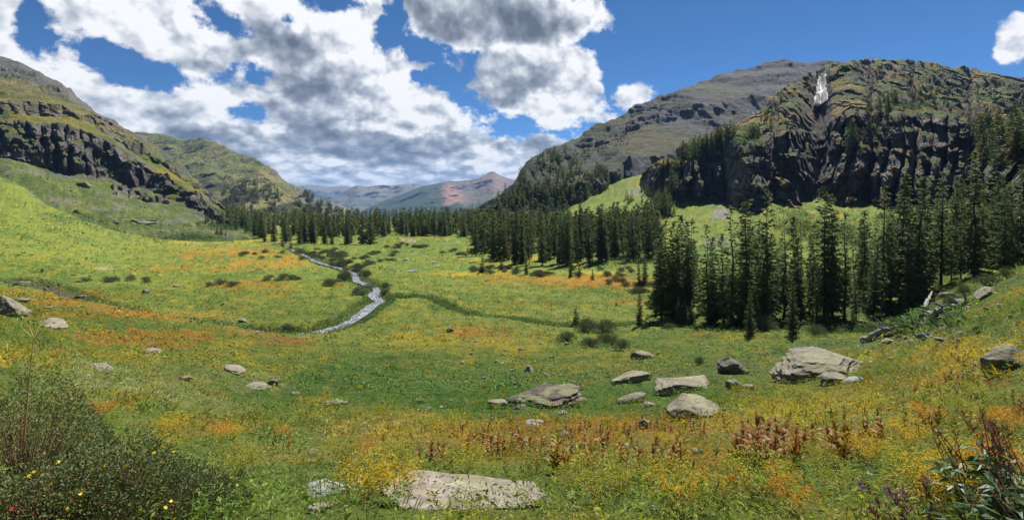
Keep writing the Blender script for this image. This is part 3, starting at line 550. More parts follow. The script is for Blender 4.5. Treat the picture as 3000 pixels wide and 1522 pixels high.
# --- big cliff massif on the right
MS = sheet({1880: [(600, 560), (560, 560), (520, 570), (508, 585), (505, 600), (502, 620), (560, 700)],
  1930: [(610, 480), (552, 480), (520, 490), (488, 510), (480, 540), (474, 560), (560, 660)],
  1990: [(630, 420), (560, 425), (520, 435), (476, 455), (466, 490), (460, 520), (560, 620)],
  2060: [(640, 400), (574, 402), (510, 415), (440, 440), (425, 480), (416, 510), (520, 620)],
  2120: [(660, 372), (596, 380), (500, 398), (415, 425), (392, 470), (378, 520), (480, 650)],
  2160: [(680, 350), (608, 358), (500, 376), (400, 408), (375, 460), (358, 520), (470, 650)],
  2220: [(700, 320), (645, 332), (540, 348), (405, 385), (360, 440), (325, 510), (450, 650)],
  2260: [(700, 310), (650, 325), (540, 342), (385, 380), (335, 440), (288, 530), (430, 680)],
  2320: [(700, 300), (640, 318), (520, 340), (375, 385), (310, 450), (254, 560), (400, 700)],
  2370: [(700, 296), (625, 320), (510, 355), (390, 410), (300, 490), (222, 600), (340, 780)],
  2405: [(700, 292), (610, 322), (510, 362), (390, 412), (300, 505), (200, 645), (320, 820)],
  2440: [(690, 288), (604, 318), (490, 350), (345, 400), (260, 500), (185, 630), (300, 800)],
  2500: [(690, 280), (600, 300), (480, 326), (335, 370), (255, 470), (177, 620), (300, 800)],
  2570: [(690, 275), (598, 292), (475, 316), (340, 360), (258, 470), (174, 630), (300, 800)],
  2650: [(690, 270), (592, 285), (470, 308), (345, 350), (262, 470), (176, 640), (300, 800)],
  2730: [(680, 262), (580, 280), (462, 302), (345, 345), (268, 465), (184, 640), (300, 800)],
  2800: [(670, 258), (572, 274), (458, 298), (350, 340), (280, 460), (193, 640), (300, 800)],
  2890: [(660, 244), (560, 258), (470, 278), (362, 325), (290, 440), (212, 600), (320, 800)],
  3000: [(655, 232), (560, 244), (478, 264), (385, 305), (300, 420), (226, 580), (330, 780)],
  3300: [(650, 232), (560, 244), (478, 264), (370, 305), (290, 420), (226, 580), (330, 780)]}, 1.6, [24, 75, 85, 60, 70, 12])
X, Y, Z = pos(MS)
cl1 = band(MS.Tm, .9, 3.0, .12); up = sst(MS.Tm, 2.9, 3.4)
warp = (fbm(X / 45, Z / 45, 71, 4) - .5) * 110
fl = ribs(MS.P + warp, [1860, 1925, 1962, 2000, 2040, 2075, 2108, 2150, 2196, 2262, 2300, 2345, 2405, 2448, 2490, 2552, 2590, 2640, 2676, 2720, 2765, 2800, 2845, 2890, 2930, 2985, 3040, 3100, 3200, 3320], .5)
f2 = ribs(MS.P + warp * .22, [1800, 2120, 2262, 2402, 2552, 2676, 2842, 3010, 3200, 3400], .45)
MS.D = MS.D - cl1 * (fl - .6) * 26 * sst(fbm(X / 60, Z / 60, 55, 2), .38, .65) - cl1 * (ridged(X / 16, Y / 30, Z / 42, 5, .62) - .6) * 46 - (f2 - .6) * lerp(30, 62, up) - up * (ridged(X / 16, Y / 60, Z / 90, 4, .6) - .6) * 30
MS.D = MS.D + 16 * np.exp(-((MS.P - 2402) / 11.0) ** 2) * sst(MS.Tm, 1.0, 1.6)
bul = np.exp(-((MS.P - 2200) / 70) ** 2) * cl1; MS.D = MS.D - bul * 16
X, Y, Z = pos(MS)
ph = fbm(X / 70, Y / 70, 4, 3) * 2.4; am = np.clip(.55 * cl1 + .95 * up * sst(fbm(X / 50, Y / 90, 12, 3), .30, .5), 0, 1)
Z = terrace(Z, 17, .92 * am, ph); Z = terrace(Z, 6.2, .88 * am, ph * 2.3 + fbm(X / 14, Y / 14, 2, 3))
Z = Z + (fbm(X / 10, Y / 10, 5, 5, .6) - .5) * (4 + 5 * am) + (fbm(X / 40, Y / 40, 6, 3) - .5) * 12 * sst(MS.Tm, 1.5, 3)
strat = fbm(X / 26, Y / 26, Z * .9, 3)
setz(MS, Z); MS.D = MS.D - am * (fbm(X / 3.5, Z / 3, 25, 4, .6) - .5) * 6
finish(MS)
nz = MS.N[..., 2]; n1 = fbm(MS.X / 30, MS.Z / 16, 3, 4); n2 = fbm(MS.X / 5, MS.Z / 5, 4, 4)
c = np.zeros(MS.X.shape + (3,)) + np.asarray((.12, .14, .035)); c = mixc(c, (.30, .21, .04), sst(n1 + .28 * (MS.Tm > 3.2) * fbm(MS.X / 60, MS.Z / 40, 6, 2), .44, .60) * .9); c = mixc(c, (.075, .13, .03), sst(fbm(MS.X / 18, MS.Z / 50, 9, 3), .52, .62) * .8)
c = mixc(c, (.14, .13, .12), sst(n2, .54, .66) * .5)
rk = np.clip(np.maximum(sst(.57 - nz + (n2 - .5) * .55, -.06, .08), cl1 * sst(.74 - nz + (n2 - .5) * .9 + (n1 - .5) * .9, -.06, .08)), 0, 1)
rc = mixc(np.zeros_like(c) + np.asarray((.115, .102, .100)), (.25, .215, .195), sst(n2 + .25 * (strat - .5), .40, .64)); rc = mixc(rc, (.06, .054, .054), sst(fbm(MS.X / 22, MS.Y / 22, MS.Z / 1.6, 3, .6), .52, .62) * .6); rc = mixc(rc, (.08, .072, .07), sst(fl, .5, .2) * .3)
rc = mixc(rc, (.17, .12, .10), sst(n1, .6, .7) * .4)
c = c * (1 - rk[..., None]) + rc * rk[..., None]
gul = np.exp(-((MS.P - 2395) / 26.0) ** 2) * band(MS.Tm, .9, 3.6); c = mixc(c, (.12, .112, .108), gul * .8)
link('mountain_cliffs', new_mesh('mountain_cliffs', np.stack([MS.X, MS.Y, MS.Z], -1), grid_faces(*MS.X.shape), c), M_MOUNT, kind='structure', label='steep dark cliffs with golden green ledges on the right')

# --- rock wall at the right edge
RE = sheet({2870: [(700, 128), (690, 132), (676, 136), (668, 140), (700, 160)], 2900: [(720, 120), (690, 126), (630, 134), (590, 142), (640, 170)],
  2940: [(760, 112), (700, 118), (600, 130), (520, 142), (600, 175)], 3000: [(780, 104), (700, 112), (540, 126), (412, 145), (560, 180)],
  3150: [(780, 96), (640, 106), (440, 118), (300, 140), (500, 180)], 3500: [(780, 90), (600, 100), (400, 112), (260, 130), (400, 170)]}, 2.0, [30, 50, 50, 10])
X, Y, Z = pos(RE)
RE.D = RE.D - (ridged(X / 8, Y / 9, Z / 30, 4) - .6) * 12 - (ridged(X / 3, Y / 3, Z / 2, 3) - .5) * 2.5
RE.py = RE.py - (fbm(X / 3, Z / 3, 6, 4) - .5) * 14
finish(RE); nz = RE.N[..., 2]; n2 = fbm(RE.X / 2, RE.Z / 2, 4, 4)
c = mixc(np.zeros(RE.X.shape + (3,)) + np.asarray((.09, .08, .082)), (.19, .16, .15), sst(n2, .4, .65)); c = mixc(c, V_GRN, sst(nz + (n2 - .5) * .6, .62, .75) * .8)
link('cliff_right', new_mesh('cliff_right', np.stack([RE.X, RE.Y, RE.Z], -1), grid_faces(*RE.X.shape), c), M_MOUNT, kind='structure', label='fluted brown rock wall at the right behind the spruces')

# --- red peak and the far ranges
def far_range(name, sil, D0, D1, foot, amp, colf, step, label, nrow=60):
    cols = {}
    for x, y in sil:
        h = foot - y; cols[round(x * s_)] = [(foot * s_, D0), ((y + h * .5) * s_, D0 + (D1 - D0) * .45), (y * s_, D1), ((y + h * .4 + 4) * s_, D1 * 1.25)]
    S = sheet(cols, step, [nrow, nrow, 10]); X, Y, Z = pos(S)
    S.D = S.D - (ridged(X / amp, Y / (amp * 2), Z / amp, 4) - .6) * amp * 1.1 * sst(S.Tm, .1, .8); S.py = S.py - (fbm(X / (amp * .22), 3.3, Z / amp, 4) - .5) * 5 * sst(S.Tm, 1, 1.8)
    finish(S); c = colf(S)
    link(name, new_mesh(name, np.stack([S.X, S.Y, S.Z], -1), grid_faces(*S.X.shape), c), M_FAR, kind='structure', label=label); return S
def c_red(S):
    n1 = fbm(S.X / 500, S.Z / 350, 3, 4); n2 = fbm(S.X / 90, S.Z / 90, 4, 4); x = S.P / s_; y = S.py / s_
    c = np.zeros(S.X.shape + (3,)) + np.asarray((.135, .105, .095)); c = mixc(c, (.09, .10, .05), sst(n1, .45, .6) * .6)
    c = mixc(c, (.25, .14, .11), sst(1 - np.hypot((x - 1115) / 60, (y - 490) / 34) + (n1 - .5) * 1.6, 0, .4) * .9)
    c = mixc(c, (.18, .115, .10), sst(1 - np.hypot((x - 1240) / 46, (y - 455) / 28) + (n1 - .5) * 1.2, 0, .4) * .8)
    t = sst((y - 452) - (1090 - x) * .20 + (n2 - .5) * 40, -6, 22) * sst(1110 - x + (n1 - .5) * 60, -20, 10); c = mixc(c, (.028, .05, .025), t * .92)
    c = mixc(c, (.03, .05, .025), sst(y + (n2 - .5) * 40, 508, 522)); return c
def c_blue(S):
    n1 = fbm(S.X / 900, S.Z / 500, 3, 4); c = np.zeros(S.X.shape + (3,)) + np.asarray((.10, .11, .08)); c = mixc(c, (.17, .15, .12), sst(S.Tm, 1.1, 1.9) * .9); return mixc(c, (.03, .05, .03), sst(n1, .45, .55) * (1 - sst(S.Tm, 1.1, 1.5)))
far_range('red_peak', [(850, 560), (890, 541), (950, 512), (1000, 492), (1060, 468), (1100, 459), (1130, 453), (1160, 452), (1195, 449), (1215, 440), (1240, 429), (1262, 440), (1290, 452), (1330, 475), (1400, 520)], 3800, 6800, 570, 420, c_red, 2.4, 'red and grey pyramid peak at the head of the far valley', 80)
far_range('peak_behind', [(1240, 470), (1262, 452), (1275, 444), (1300, 449), (1330, 462), (1380, 500)], 7600, 8300, 560, 400, c_blue, 4, 'pale grey summit just behind the red peak', 20)
far_range('hill_dark', [(740, 470), (780, 490), (830, 505), (865, 517), (890, 536), (930, 560)], 3000, 3600, 580, 260, c_blue, 4, 'dark wooded spur below the blue ranges', 24)
far_range('range_middle', [(790, 520), (830, 500), (870, 478), (900, 463), (925, 467), (960, 462), (985, 464), (1010, 461), (1040, 463), (1060, 467), (1110, 475), (1180, 490), (1260, 500)], 7000, 9500, 560, 700, c_blue, 4, 'blue middle range of the far mountains', 40)
far_range('range_far', [(620, 480), (700, 470), (745, 466), (775, 461), (800, 463), (830, 467), (868, 465), (900, 470), (960, 470), (1010, 466), (1048, 458), (1062, 462), (1120, 474), (1220, 480), (1400, 480)], 10500, 12800, 550, 900, c_blue, 4, 'palest blue range on the far horizon', 30)

# ------------------------------------------------------------------ leaf cards built in bulk (each leaf a small bent quad)
def unit(v): return v / (np.linalg.norm(v, axis=-1, keepdims=True) + 1e-12)
def leaves(base, dirv, length, width, sag=0.15, r=None):
    """four-cornered leaves: base, two shoulders, tip; returns verts (n,4,3)"""
    r = r or rng; n = len(base); d = unit(dirv); rv = unit(r.normal(size=(n, 3))); side = unit(np.cross(d, rv))
    L = np.asarray(length).reshape(-1, 1) * np.ones((n, 1)); Wd = np.asarray(width).reshape(-1, 1) * np.ones((n, 1))
    mid = base + d * L * .5; tip = base + d * L; tip[:, 2] -= (L[:, 0] * sag)
    return np.stack([base, mid + side * Wd * .5, tip, mid - side * Wd * .5], 1)
def quads(n, off=0): return (np.arange(n * 4).reshape(n, 4) + off)
def tube(path, radii, n=7, cap=True):
    path = np.asarray(path, float); V = []; 
    for i, (p, r_) in enumerate(zip(path, radii)):
        t = path[min(i + 1, len(path) - 1)] - path[max(i - 1, 0)]; t = t / (np.linalg.norm(t) + 1e-9)
        a = np.cross(t, (0.31, .95, .02) if abs(t[1]) < .9 else (1, 0, 0)); a /= np.linalg.norm(a); b = np.cross(t, a)
        for k in range(n):
            an = 2 * math.pi * k / n; V.append(p + r_ * (math.cos(an) * a + math.sin(an) * b))
    Fq = [[i * n + k, i * n + (k + 1) % n, (i + 1) * n + (k + 1) % n, (i + 1) * n + k] for i in range(len(path) - 1) for k in range(n)]
    return np.array(V), np.array(Fq)
def join(parts):
    V = []; Fq = []; o = 0
    for v, f in parts: V.append(v); Fq.append(np.asarray(f) + o); o += len(v)
    return np.concatenate(V), [f for f in Fq]

# ------------------------------------------------------------------ spruces
def spruce_leaves(r, levels, perlev, nseg, R, z0, shape, leafL, gap=.12, droop=.35, rag=.3):
    B = []; Dv = []; LL = []
    zs = np.linspace(z0, .985, levels) + r.normal(0, .004, levels)
    lean = r.uniform(0, 6.28)
    sect = r.uniform(.78, 1.15, 8)                         # one side of a crown is fuller than another
    for z in zs:
        t = (z - z0) / (1 - z0); Lm = R * ((1 - t) ** shape) * (1 - .35 * (1 - t) ** 6) + .008
        k = max(3, int(perlev * (1 - .35 * t)))
        lev = r.uniform(1 - rag, 1 + rag * .6)
        for q in range(k):
            if r.random() < gap: continue
            a = r.uniform(0, 6.28); L = Lm * lev * r.uniform(1 - rag, 1 + rag * .5) * sect[int(a / 6.2832 * 8) % 8]
            ns = max(2, int(round(nseg * L / R + 1)))
            out = np.array([math.cos(a), math.sin(a), 0.]); side = np.array([-math.sin(a), math.cos(a), 0.])
            sl = lerp(-droop, .5, t ** 1.5)
            for s in range(ns):
                f = (s + .55) / ns; p = out * L * f + np.array([0, 0, z + L * f * sl + L * .25 * f * f * (1 - t)])
                for sg in (-1, 1):
                    B.append(p - out * leafL * .2); Dv.append(out * r.uniform(.5, 1.0) + side * sg * r.uniform(.2, .9) * (1.1 - f) + np.array([0, 0, r.uniform(-.55, .05) + .5 * t * t])); LL.append(leafL * r.uniform(.7, 1.2) * (.6 + .5 * (1 - t)))
                if s == ns - 1:
                    B.append(p); Dv.append(out + np.array([0, 0, r.uniform(-.1, .35)])); LL.append(leafL * .8)
    for q in range(5): B.append(np.array([0, 0, .93 + .012 * q])); Dv.append(np.array([r.normal() * .3, r.normal() * .3, 1.])); LL.append(.045)
    B.append(np.array([0, 0, .95])); Dv.append(np.array([0.1, 0, 1.])); LL.append(.035)
    return np.array(B), np.array(Dv), np.array(LL)
def spruce_proto(seed, **k):
    r = np.random.default_rng(seed); B, Dv, LL = spruce_leaves(r, **k); Q = leaves(B, Dv, LL, LL * .48, .12, r)
    crown = new_mesh('spruce_crown', Q.reshape(-1, 3), quads(len(Q)), smooth=False); crown.materials.append(M_NEEDLE)
    bx = r.normal(0, .004, 6); pth = [(bx[i] * (i > 0), bx[-i] * (i > 0), -.02 + i * .19) for i in range(6)]
    v, f = tube(pth, [.0135, .0115, .009, .0065, .0035, .001], 7)
    trunk = new_mesh('spruce_trunk', v, f); trunk.materials.append(M_BARK); return crown, trunk
PROT = {
 'tall': [spruce_proto(11 + i, levels=54, perlev=7, nseg=4, R=.112 + .012 * i, z0=.04 + .02 * i, shape=.76, leafL=.042, gap=.11, rag=.40) for i in range(4)],
 'gappy': [spruce_proto(31 + i, levels=40, perlev=5, nseg=4, R=.105, z0=.12 + .04 * i, shape=.62, leafL=.042, gap=.28, rag=.55) for i in range(3)],
 'full': [spruce_proto(51 + i, levels=48, perlev=8, nseg=4, R=.135 + .01 * i, z0=.04, shape=.85, leafL=.046, gap=.12, rag=.32) for i in range(3)],
 'young': [spruce_proto(71 + i, levels=26, perlev=8, nseg=4, R=.23 + .02 * i, z0=.03, shape=.9, leafL=.075, gap=.08, rag=.22) for i in range(2)],
}
def snag_mesh():
    r = np.random.default_rng(5); parts = [tube([(0, 0, -.02), (.005, 0, .3), (0, .004, .6), (.003, 0, .85), (0, 0, 1)], [.011, .009, .006, .003, .0008], 6)]
    for i in range(46):
        z = r.uniform(.15, .95); a = r.uniform(0, 6.28); L = .07 * (1.05 - z) + .012
        parts.append(tube([(0, 0, z), (math.cos(a) * L, math.sin(a) * L, z - L * .35)], [.0016, .0005], 3))
    v, f = join(parts); return new_mesh('snag_wood', v, f)
SNAG = snag_mesh(); SNAG.materials.append(M_LOG)
n_tree = [0]
def spruce(x, y, z, H, kind='tall', label=None, group=None, wide=1.0, snag=False):
    n_tree[0] += 1
    if snag:
        o = link('dead_spruce', SNAG, None, label=label, category='dead tree', group=group, loc=(x, y, z)); o.scale = (H, H, H); o.rotation_euler = (random.gauss(0, .02), random.gauss(0, .02), random.uniform(0, 6.28)); return o
    cr, tr = random.choice(PROT[kind]); e = link('spruce_tree', None, label=label, category='spruce tree', group=group, loc=(x, y, z))
    e.rotation_euler = (random.gauss(0, .018), random.gauss(0, .018), random.uniform(0, 6.28)); s = H * wide * random.uniform(.88, 1.12); e.scale = (s, s, H)
    link('crown', cr, parent=e); link('trunk', tr, parent=e); return e
def sp_at(px, py=None, D=None, top=None, H=None, **k):
    p = g_at(px, py) if D is None else np.array([(px - CX) / F * D, D, float(g_z(px, D))])
    if H is None: H = p[2] - (HZ - top) / F * p[1]; H = abs(H) * 1.03
    return spruce(p[0], p[1], p[2] - .15, H, **k)

ISO = [ # px, base row, top row, kind, label
 (1688, 952, 896, 'young', 'small lone spruce beside the rounded willow thicket'), (1874, 955, 848, 'full', 'dense dark spruce standing alone in front of the tall spruces'),
 (1890, 832, 742, 'full', 'spruce at the front edge of a pair on the open meadow'), (1872, 838, 760, 'tall', 'narrower spruce of the pair on the open meadow'),
 (1806, 894, 880, 'young', 'tiny dark sapling alone in the orange meadow'), (1413, 798, 752, 'young', 'small narrow spruce among grey willows by the middle stand'),
 (1541, 804, 738, 'full', 'bushy spruce before the middle stand, widest of the small ones'), (1513, 800, 765, 'young', 'little spruce left of the widest bushy one'), (1470, 790, 750, 'young', 'low spruce at the foot of the middle stand above willows'),
 (1672, 812, 745, 'full', 'spruce in a close pair at the front of the middle stand'), (1697, 812, 765, 'full', 'shorter spruce of the close pair before the middle stand'), (1736, 820, 788, 'young', 'small round spruce between meadow and middle stand'),
 (960, 752, 735, 'young', 'tiny spruce sticking out of the willows beside the stream'), (852, 728, 702, 'young', 'little spruce where the stream leaves the forest'), (828, 722, 694, 'young', 'thin young spruce on the tan bank above the stream'),
 (662, 690, 674, 'young', 'short spruce on the slope below the tan clearing'), (648, 687, 662, 'young', 'slim spruce below the tan clearing'), (636, 685, 664, 'young', 'slim spruce beside another on the left meadow edge'),
 (536, 690, 675, 'young', 'isolated small spruce above the orange band on the left'), (722, 676, 656, 'young', 'spruce alone in the middle of the tan clearing'),
 (378, 577, 562, 'young', 'lone spruce high on the green slope under the cliffs'), (546, 598, 573, 'full', 'spruce on the left slope, largest of a loose group of three'), (562, 606, 582, 'young', 'spruce in the middle of the loose group on the left slope'), (572, 604, 584, 'young', 'smallest spruce of the loose group on the left slope'),
 (610, 654, 610, 'tall', 'tall spruce in the clump at the foot of the left slope'), (602, 656, 624, 'full', 'broad spruce at the left of the clump at the slope foot'), (622, 656, 626, 'full', 'broad spruce at the right of the clump at the slope foot'), (634, 656, 634, 'full', 'shortest spruce of the clump at the slope foot'),
 (2198, 982, 850, 'full', 'dark spruce at the left front of the tall spruces, skirts touching the grass'), (2324, 985, 828, 'full', 'bluish full spruce at the front of the tall spruces between two willow bushes'),
 (1985, 952, 868, 'full', 'small dark spruce below the left group of tall spruces'), (2008, 958, 880, 'young', 'paler small spruce just right of a darker one below the tall group'), (2026, 956, 886, 'young', 'smallest spruce below the left group of tall spruces'),
 (2500, 960, 890, 'full', 'spruce at the front of the tall spruces above the fallen wood'),
]
for px, b, t, kd, lab in ISO: sp_at(px, b, top=t, kind=kd, label=lab)
TALL = [(1937, 100, 667), (1955, 106, 650), (1971, 102, 655), (1999, 104, 638), (2020, 100, 650), (1985, 98, 700), (2010, 97, 730), (2074, 92, 664), (2092, 96, 700), (2120, 93, 690), (2145, 90, 612), (2168, 98, 640), (2188, 90, 599), (2215, 100, 650), (2246, 92, 566), (2262, 101, 690),
 (2295, 98, 650), (2330, 105, 640), (2345, 96, 700), (2380, 104, 660), (2415, 98, 556), (2438, 100, 579), (2474, 95, 631), (2532, 112, 625), (2560, 95, 720), (2584, 100, 556), (2610, 94, 700), (2636, 98, 521), (2660, 90, 640), (2682, 96, 527), (2715, 100, 620), (2757, 98, 514), (2790, 104, 640), (2854, 90, 452), (2830, 110, 600), (2887, 98, 579), (2913, 100, 605), (2968, 86, 540), (2940, 108, 560), (2992, 95, 600)]
GT = 'tall spruces on the right below the cliffs'
for i, (px, D, top) in enumerate(TALL):
    lab = {2854: 'tallest spruce near the right edge, towering over its neighbours', 2636: 'tall spire of a spruce before the green gully, second from the paired spires', 2757: 'very tall slim spruce with open space left of its upper trunk', 2682: 'tall ragged spruce right of the green gully spires',
           2074: 'sparse leaning spruce between the left group and the main tall stand', 2584: 'tall spruce at the edge of the bright green scree gap', 2415: 'taller of the two spires under the grey gully', 2246: 'tall open spruce whose tip crosses the cliff foot', 2968: 'tall dark spruce before the brown rock wall'}.get(px)
    sp_at(px, D=D, top=top, kind='gappy' if i % 3 == 1 or px in (2074, 2246) else 'tall', label=lab or 'tall narrow dark spruce in the stand below the right cliffs', group=GT)
for i in range(44):
    px = random.uniform(2560, 3060); D = random.uniform(100, 175); sp_at(px, D=D, H=random.uniform(9, 19), kind=random.choice(['tall', 'tall', 'gappy']), label='spruce climbing the shaded slope below the right rock wall', group='spruces on the slope below the right rock wall')
for i in range(62):
    px = random.uniform(1930, 3040)
    lo = 88 if px < 2080 else np.interp(px, [2080, 2300, 2520, 2700, 3040], [84, 87, 90, 84, 80]); D = random.uniform(lo, lo + 45) + (8 if random.random() < .5 else 0)
    sp_at(px, D=D, H=random.choice([random.uniform(5, 12), random.uniform(13, 19)]), kind=random.choice(['tall', 'tall', 'gappy', 'full']), label='lower dark spruce filling the stand below the right cliffs', group='lower spruces among the tall right stand')
for px, D, top in [(2507, 104, 690), (2350, 112, 650), (2728, 108, 660)]: sp_at(px, D=D, top=top, snag=True, label={2507: 'thin bare dead spruce against the bright green scree', 2350: 'grey dead spruce among the tall green ones', 2728: 'grey dead spruce between tall ragged spires'}[px])
for i in range(88):
    px = random.uniform(1388, 1925); fr = np.interp(px, [1388, 1420, 1500, 1600, 1680, 1760, 1850, 1925], [232, 214, 196, 186, 190, 196, 205, 215]); D = fr + random.random() ** 1.6 * 60
    sp_at(px, D=D, H=random.uniform(14, 23.5) if i % 5 else random.uniform(7, 12), kind=random.choice(['tall', 'full', 'tall', 'gappy']), wide=.95, label='dark spruce in the dense middle stand behind the meadow', group='spruces of the dense middle stand')
for i in range(62):
    px = random.uniform(745, 1392); fr = np.interp(px, [745, 820, 900, 1000, 1090, 1130, 1180, 1300, 1392], [330, 300, 282, 286, 296, 345, 352, 348, 326]); D = fr + random.random() ** 1.7 * 60
    sp_at(px, D=D, H=random.choice([random.uniform(7, 12), random.uniform(11, 17), random.uniform(14, 19)]), kind=random.choice(['tall', 'full', 'full']), wide=random.uniform(1.1, 1.5), label='dark spruce at the front of the forest closing the valley', group='spruces along the far meadow edge')

# ------------------------------------------------------------------ the rest of the wood: one mass of simpler spruces
lowp = []
for i in range(6):
    r = np.random.default_rng(200 + i); B, Dv, LL = spruce_leaves(r, levels=15, perlev=6, nseg=2, R=.15 + .01 * i, z0=.04, shape=.8, leafL=.10, gap=.1, rag=.4); lowp.append(leaves(B, Dv, LL, LL * .6, .15, r))
tiny = []
for i in range(4):
    r = np.random.default_rng(300 + i); B, Dv, LL = spruce_leaves(r, levels=7, perlev=5, nseg=1, R=.17, z0=.05, shape=.8, leafL=.19, gap=.05, rag=.3); tiny.append(leaves(B, Dv, LL, LL * .7, .15, r))
MASS = []; MTINT = []
def mass(p, H, lib=None):
    q = random.choice(lib or lowp); a = random.uniform(0, 6.28); ca, sa = math.cos(a), math.sin(a); w_ = random.uniform(.85, 1.2)
    v = q.reshape(-1, 3); o = np.empty_like(v); o[:, 0] = (v[:, 0] * ca - v[:, 1] * sa) * H * w_ + p[0]; o[:, 1] = (v[:, 0] * sa + v[:, 1] * ca) * H * w_ + p[1]; o[:, 2] = v[:, 2] * H + p[2] - .3; MASS.append(o); k_ = random.uniform(.6, 1.4); d_ = random.random() < .06; MTINT.append(np.tile(np.array([(.20, .16, .10) if d_ else (lerp(.085, .135, random.random()), .132, .050)]) * k_, (len(o), 1)))
def gp(px, D): return ((px - CX) / F * D, D, float(g_z(px, D)))
for i in range(700):
    px = random.uniform(560, 1500); lo = np.interp(px, [560, 640, 740, 900, 1100, 1400, 1500], [620, 520, 400, 345, 360, 360, 260]); D = lo + random.random() ** 1.3 * 420
    if 760 > px and D < 560 and random.random() < .6: continue
    mass(gp(px, D), random.uniform(7, 14) if random.random() < .45 else random.uniform(13, 20))
for i in range(340):
    px = random.uniform(1400, 1930); D = random.uniform(245, 420) if px < 1650 else random.uniform(235, 300); mass(gp(px, D), random.uniform(12, 20))
near = []
for kd in ('tall', 'full', 'gappy'):
    for cr_, tr_ in PROT[kd][:2]:
        a_ = np.empty(len(cr_.vertices) * 3, np.float32); cr_.vertices.foreach_get('co', a_); near.append(a_.reshape(-1, 3))
for i in range(75):
    px = random.uniform(1940, 2960); D = np.interp(px, [1940, 2080, 2300, 2700, 2960], [104, 98, 98, 100, 100]) + random.random() * 55; mass(gp(px, D), random.uniform(6, 14), near)
for i in range(60):
    px = random.uniform(645, 770); D = random.uniform(430, 620); mass(gp(px, D), random.uniform(11, 16))
def on_surf(S, poly, n, H, lib=None, dens=None):
    xs = [a for a, b in poly]; ys = [b for a, b in poly]; k = 0; tries = 0
    while k < n and tries < n * 12:
        tries += 1; x = random.uniform(min(xs), max(xs)); y = random.uniform(min(ys), max(ys)); ins = False; j = len(poly) - 1
        for i in range(len(poly)):
            if (poly[i][1] > y) != (poly[j][1] > y) and x < (poly[j][0] - poly[i][0]) * (y - poly[i][1]) / (poly[j][1] - poly[i][1]) + poly[i][0]: ins = not ins
            j = i
        if not ins: continue
        if dens is not None and vn(np.array([x / dens]), np.array([y / dens]), np.array([2.]))[0] < .48: continue
        p = s_at(S, x * s_, y * s_) if S is not None else g_at(x * s_, y * s_)
        if p is None: continue
        mass(p, random.uniform(*H), lib); k += 1
on_surf(RB, [(1235, 518), (1300, 430), (1390, 375), (1440, 400), (1560, 440), (1560, 490), (1450, 520)], 520, (5, 10), tiny, 16)
on_surf(RB, [(1230, 530), (1300, 480), (1420, 470), (1500, 505), (1450, 530)], 260, (8, 13), tiny)
on_surf(RB, [(1330, 400), (1470, 345), (1600, 330), (1560, 400), (1420, 420)], 160, (3, 6), tiny, 18)
on_surf(LM, [(560, 505), (600, 455), (680, 455), (720, 500), (690, 530), (600, 530)], 230, (8, 13), tiny, 14)
on_surf(LM, [(770, 480), (850, 520), (860, 535), (760, 535), (740, 510)], 240, (8, 13), tiny, 12)
on_surf(LM, [(560, 470), (640, 480), (640, 530), (560, 520)], 80, (9, 13), tiny, 12)
on_surf(MS, [(1700, 395), (1780, 360), (1850, 330), (1845, 350), (1790, 390), (1720, 410)], 90, (9, 15))
on_surf(MS, [(1640, 430), (1700, 400), (1720, 420), (1660, 450)], 20, (7, 12))
on_surf(MS, [(2150, 300), (2220, 250), (2260, 235), (2260, 260), (2200, 330), (2160, 370), (2130, 375)], 45, (6, 12))
on_surf(MS, [(2250, 240), (2380, 225), (2390, 260), (2300, 262)], 40, (4, 8))
on_surf(MS, [(1880, 330), (1960, 250), (1990, 240), (1950, 330), (1900, 400)], 34, (5, 9))
on_surf(MS, [(2430, 330), (2576, 270), (2576, 420), (2470, 440)], 60, (9, 18))
on_surf(RE, [(2490, 430), (2576, 350), (2576, 380), (2500, 460)], 14, (7, 12))
on_surf(MS, [(1650, 470), (1700, 470), (1705, 540), (1655, 545)], 34, (10, 16))
on_surf(None, [(1625, 520), (1690, 500), (1700, 545), (1640, 548)], 44, (10, 15)); on_surf(None, [(1560, 500), (1640, 470), (1650, 500), (1590, 520)], 12, (8, 12))
Vm = np.concatenate(MASS); link('spruce_forest', new_mesh('spruce_forest', Vm, quads(len(Vm) // 4), np.concatenate(MTINT), smooth=False), M_FOREST, kind='stuff', label='dark spruce forest filling the valley and dotting the mountain flanks')

# ------------------------------------------------------------------ willows and other shrubs
def bush_proto(seed, n=2600, leaf=.075, flat=.62, up=.6):
    r = np.random.default_rng(seed); lob = unit(r.normal(size=(9, 3))) * .45; lob[:, 2] = np.abs(lob[:, 2]) * .6
    ci = r.integers(0, 9, n); d = unit(r.normal(size=(n, 3))); d[:, 2] = np.abs(d[:, 2]) - .15 * (r.random(n) < .4); rr = .52 * (r.random(n) ** .22)
    p = lob[ci] + d * rr[:, None] * r.uniform(.8, 1.15, (n, 1)); p[:, 2] = np.maximum(p[:, 2] * flat / .6, -.04)
    dv = unit(d + np.array([0, 0, up]) + r.normal(size=(n, 3)) * .5); Q = leaves(p, dv, r.uniform(.6, 1.3, n) * leaf, leaf * .42, .1, r)
    fol = new_mesh('shrub_foliage', Q.reshape(-1, 3), quads(len(Q)), smooth=False)
    parts = []
    for k in range(26):
        a = r.uniform(0, 6.28); L = r.uniform(.3, .8); parts.append(tube([(0.1 * math.cos(a), .1 * math.sin(a), -.05), (math.cos(a) * L * .6, math.sin(a) * L * .6, .3), (math.cos(a) * L, math.sin(a) * L, .55 * flat / .6)], [.014, .009, .003], 4))
    v, f = join(parts); st = new_mesh('shrub_stems', v, f); fol.materials.append(M_WILLOW); st.materials.append(M_TWIG); return fol, st
BUSH = [bush_proto(400 + i) for i in range(4)]
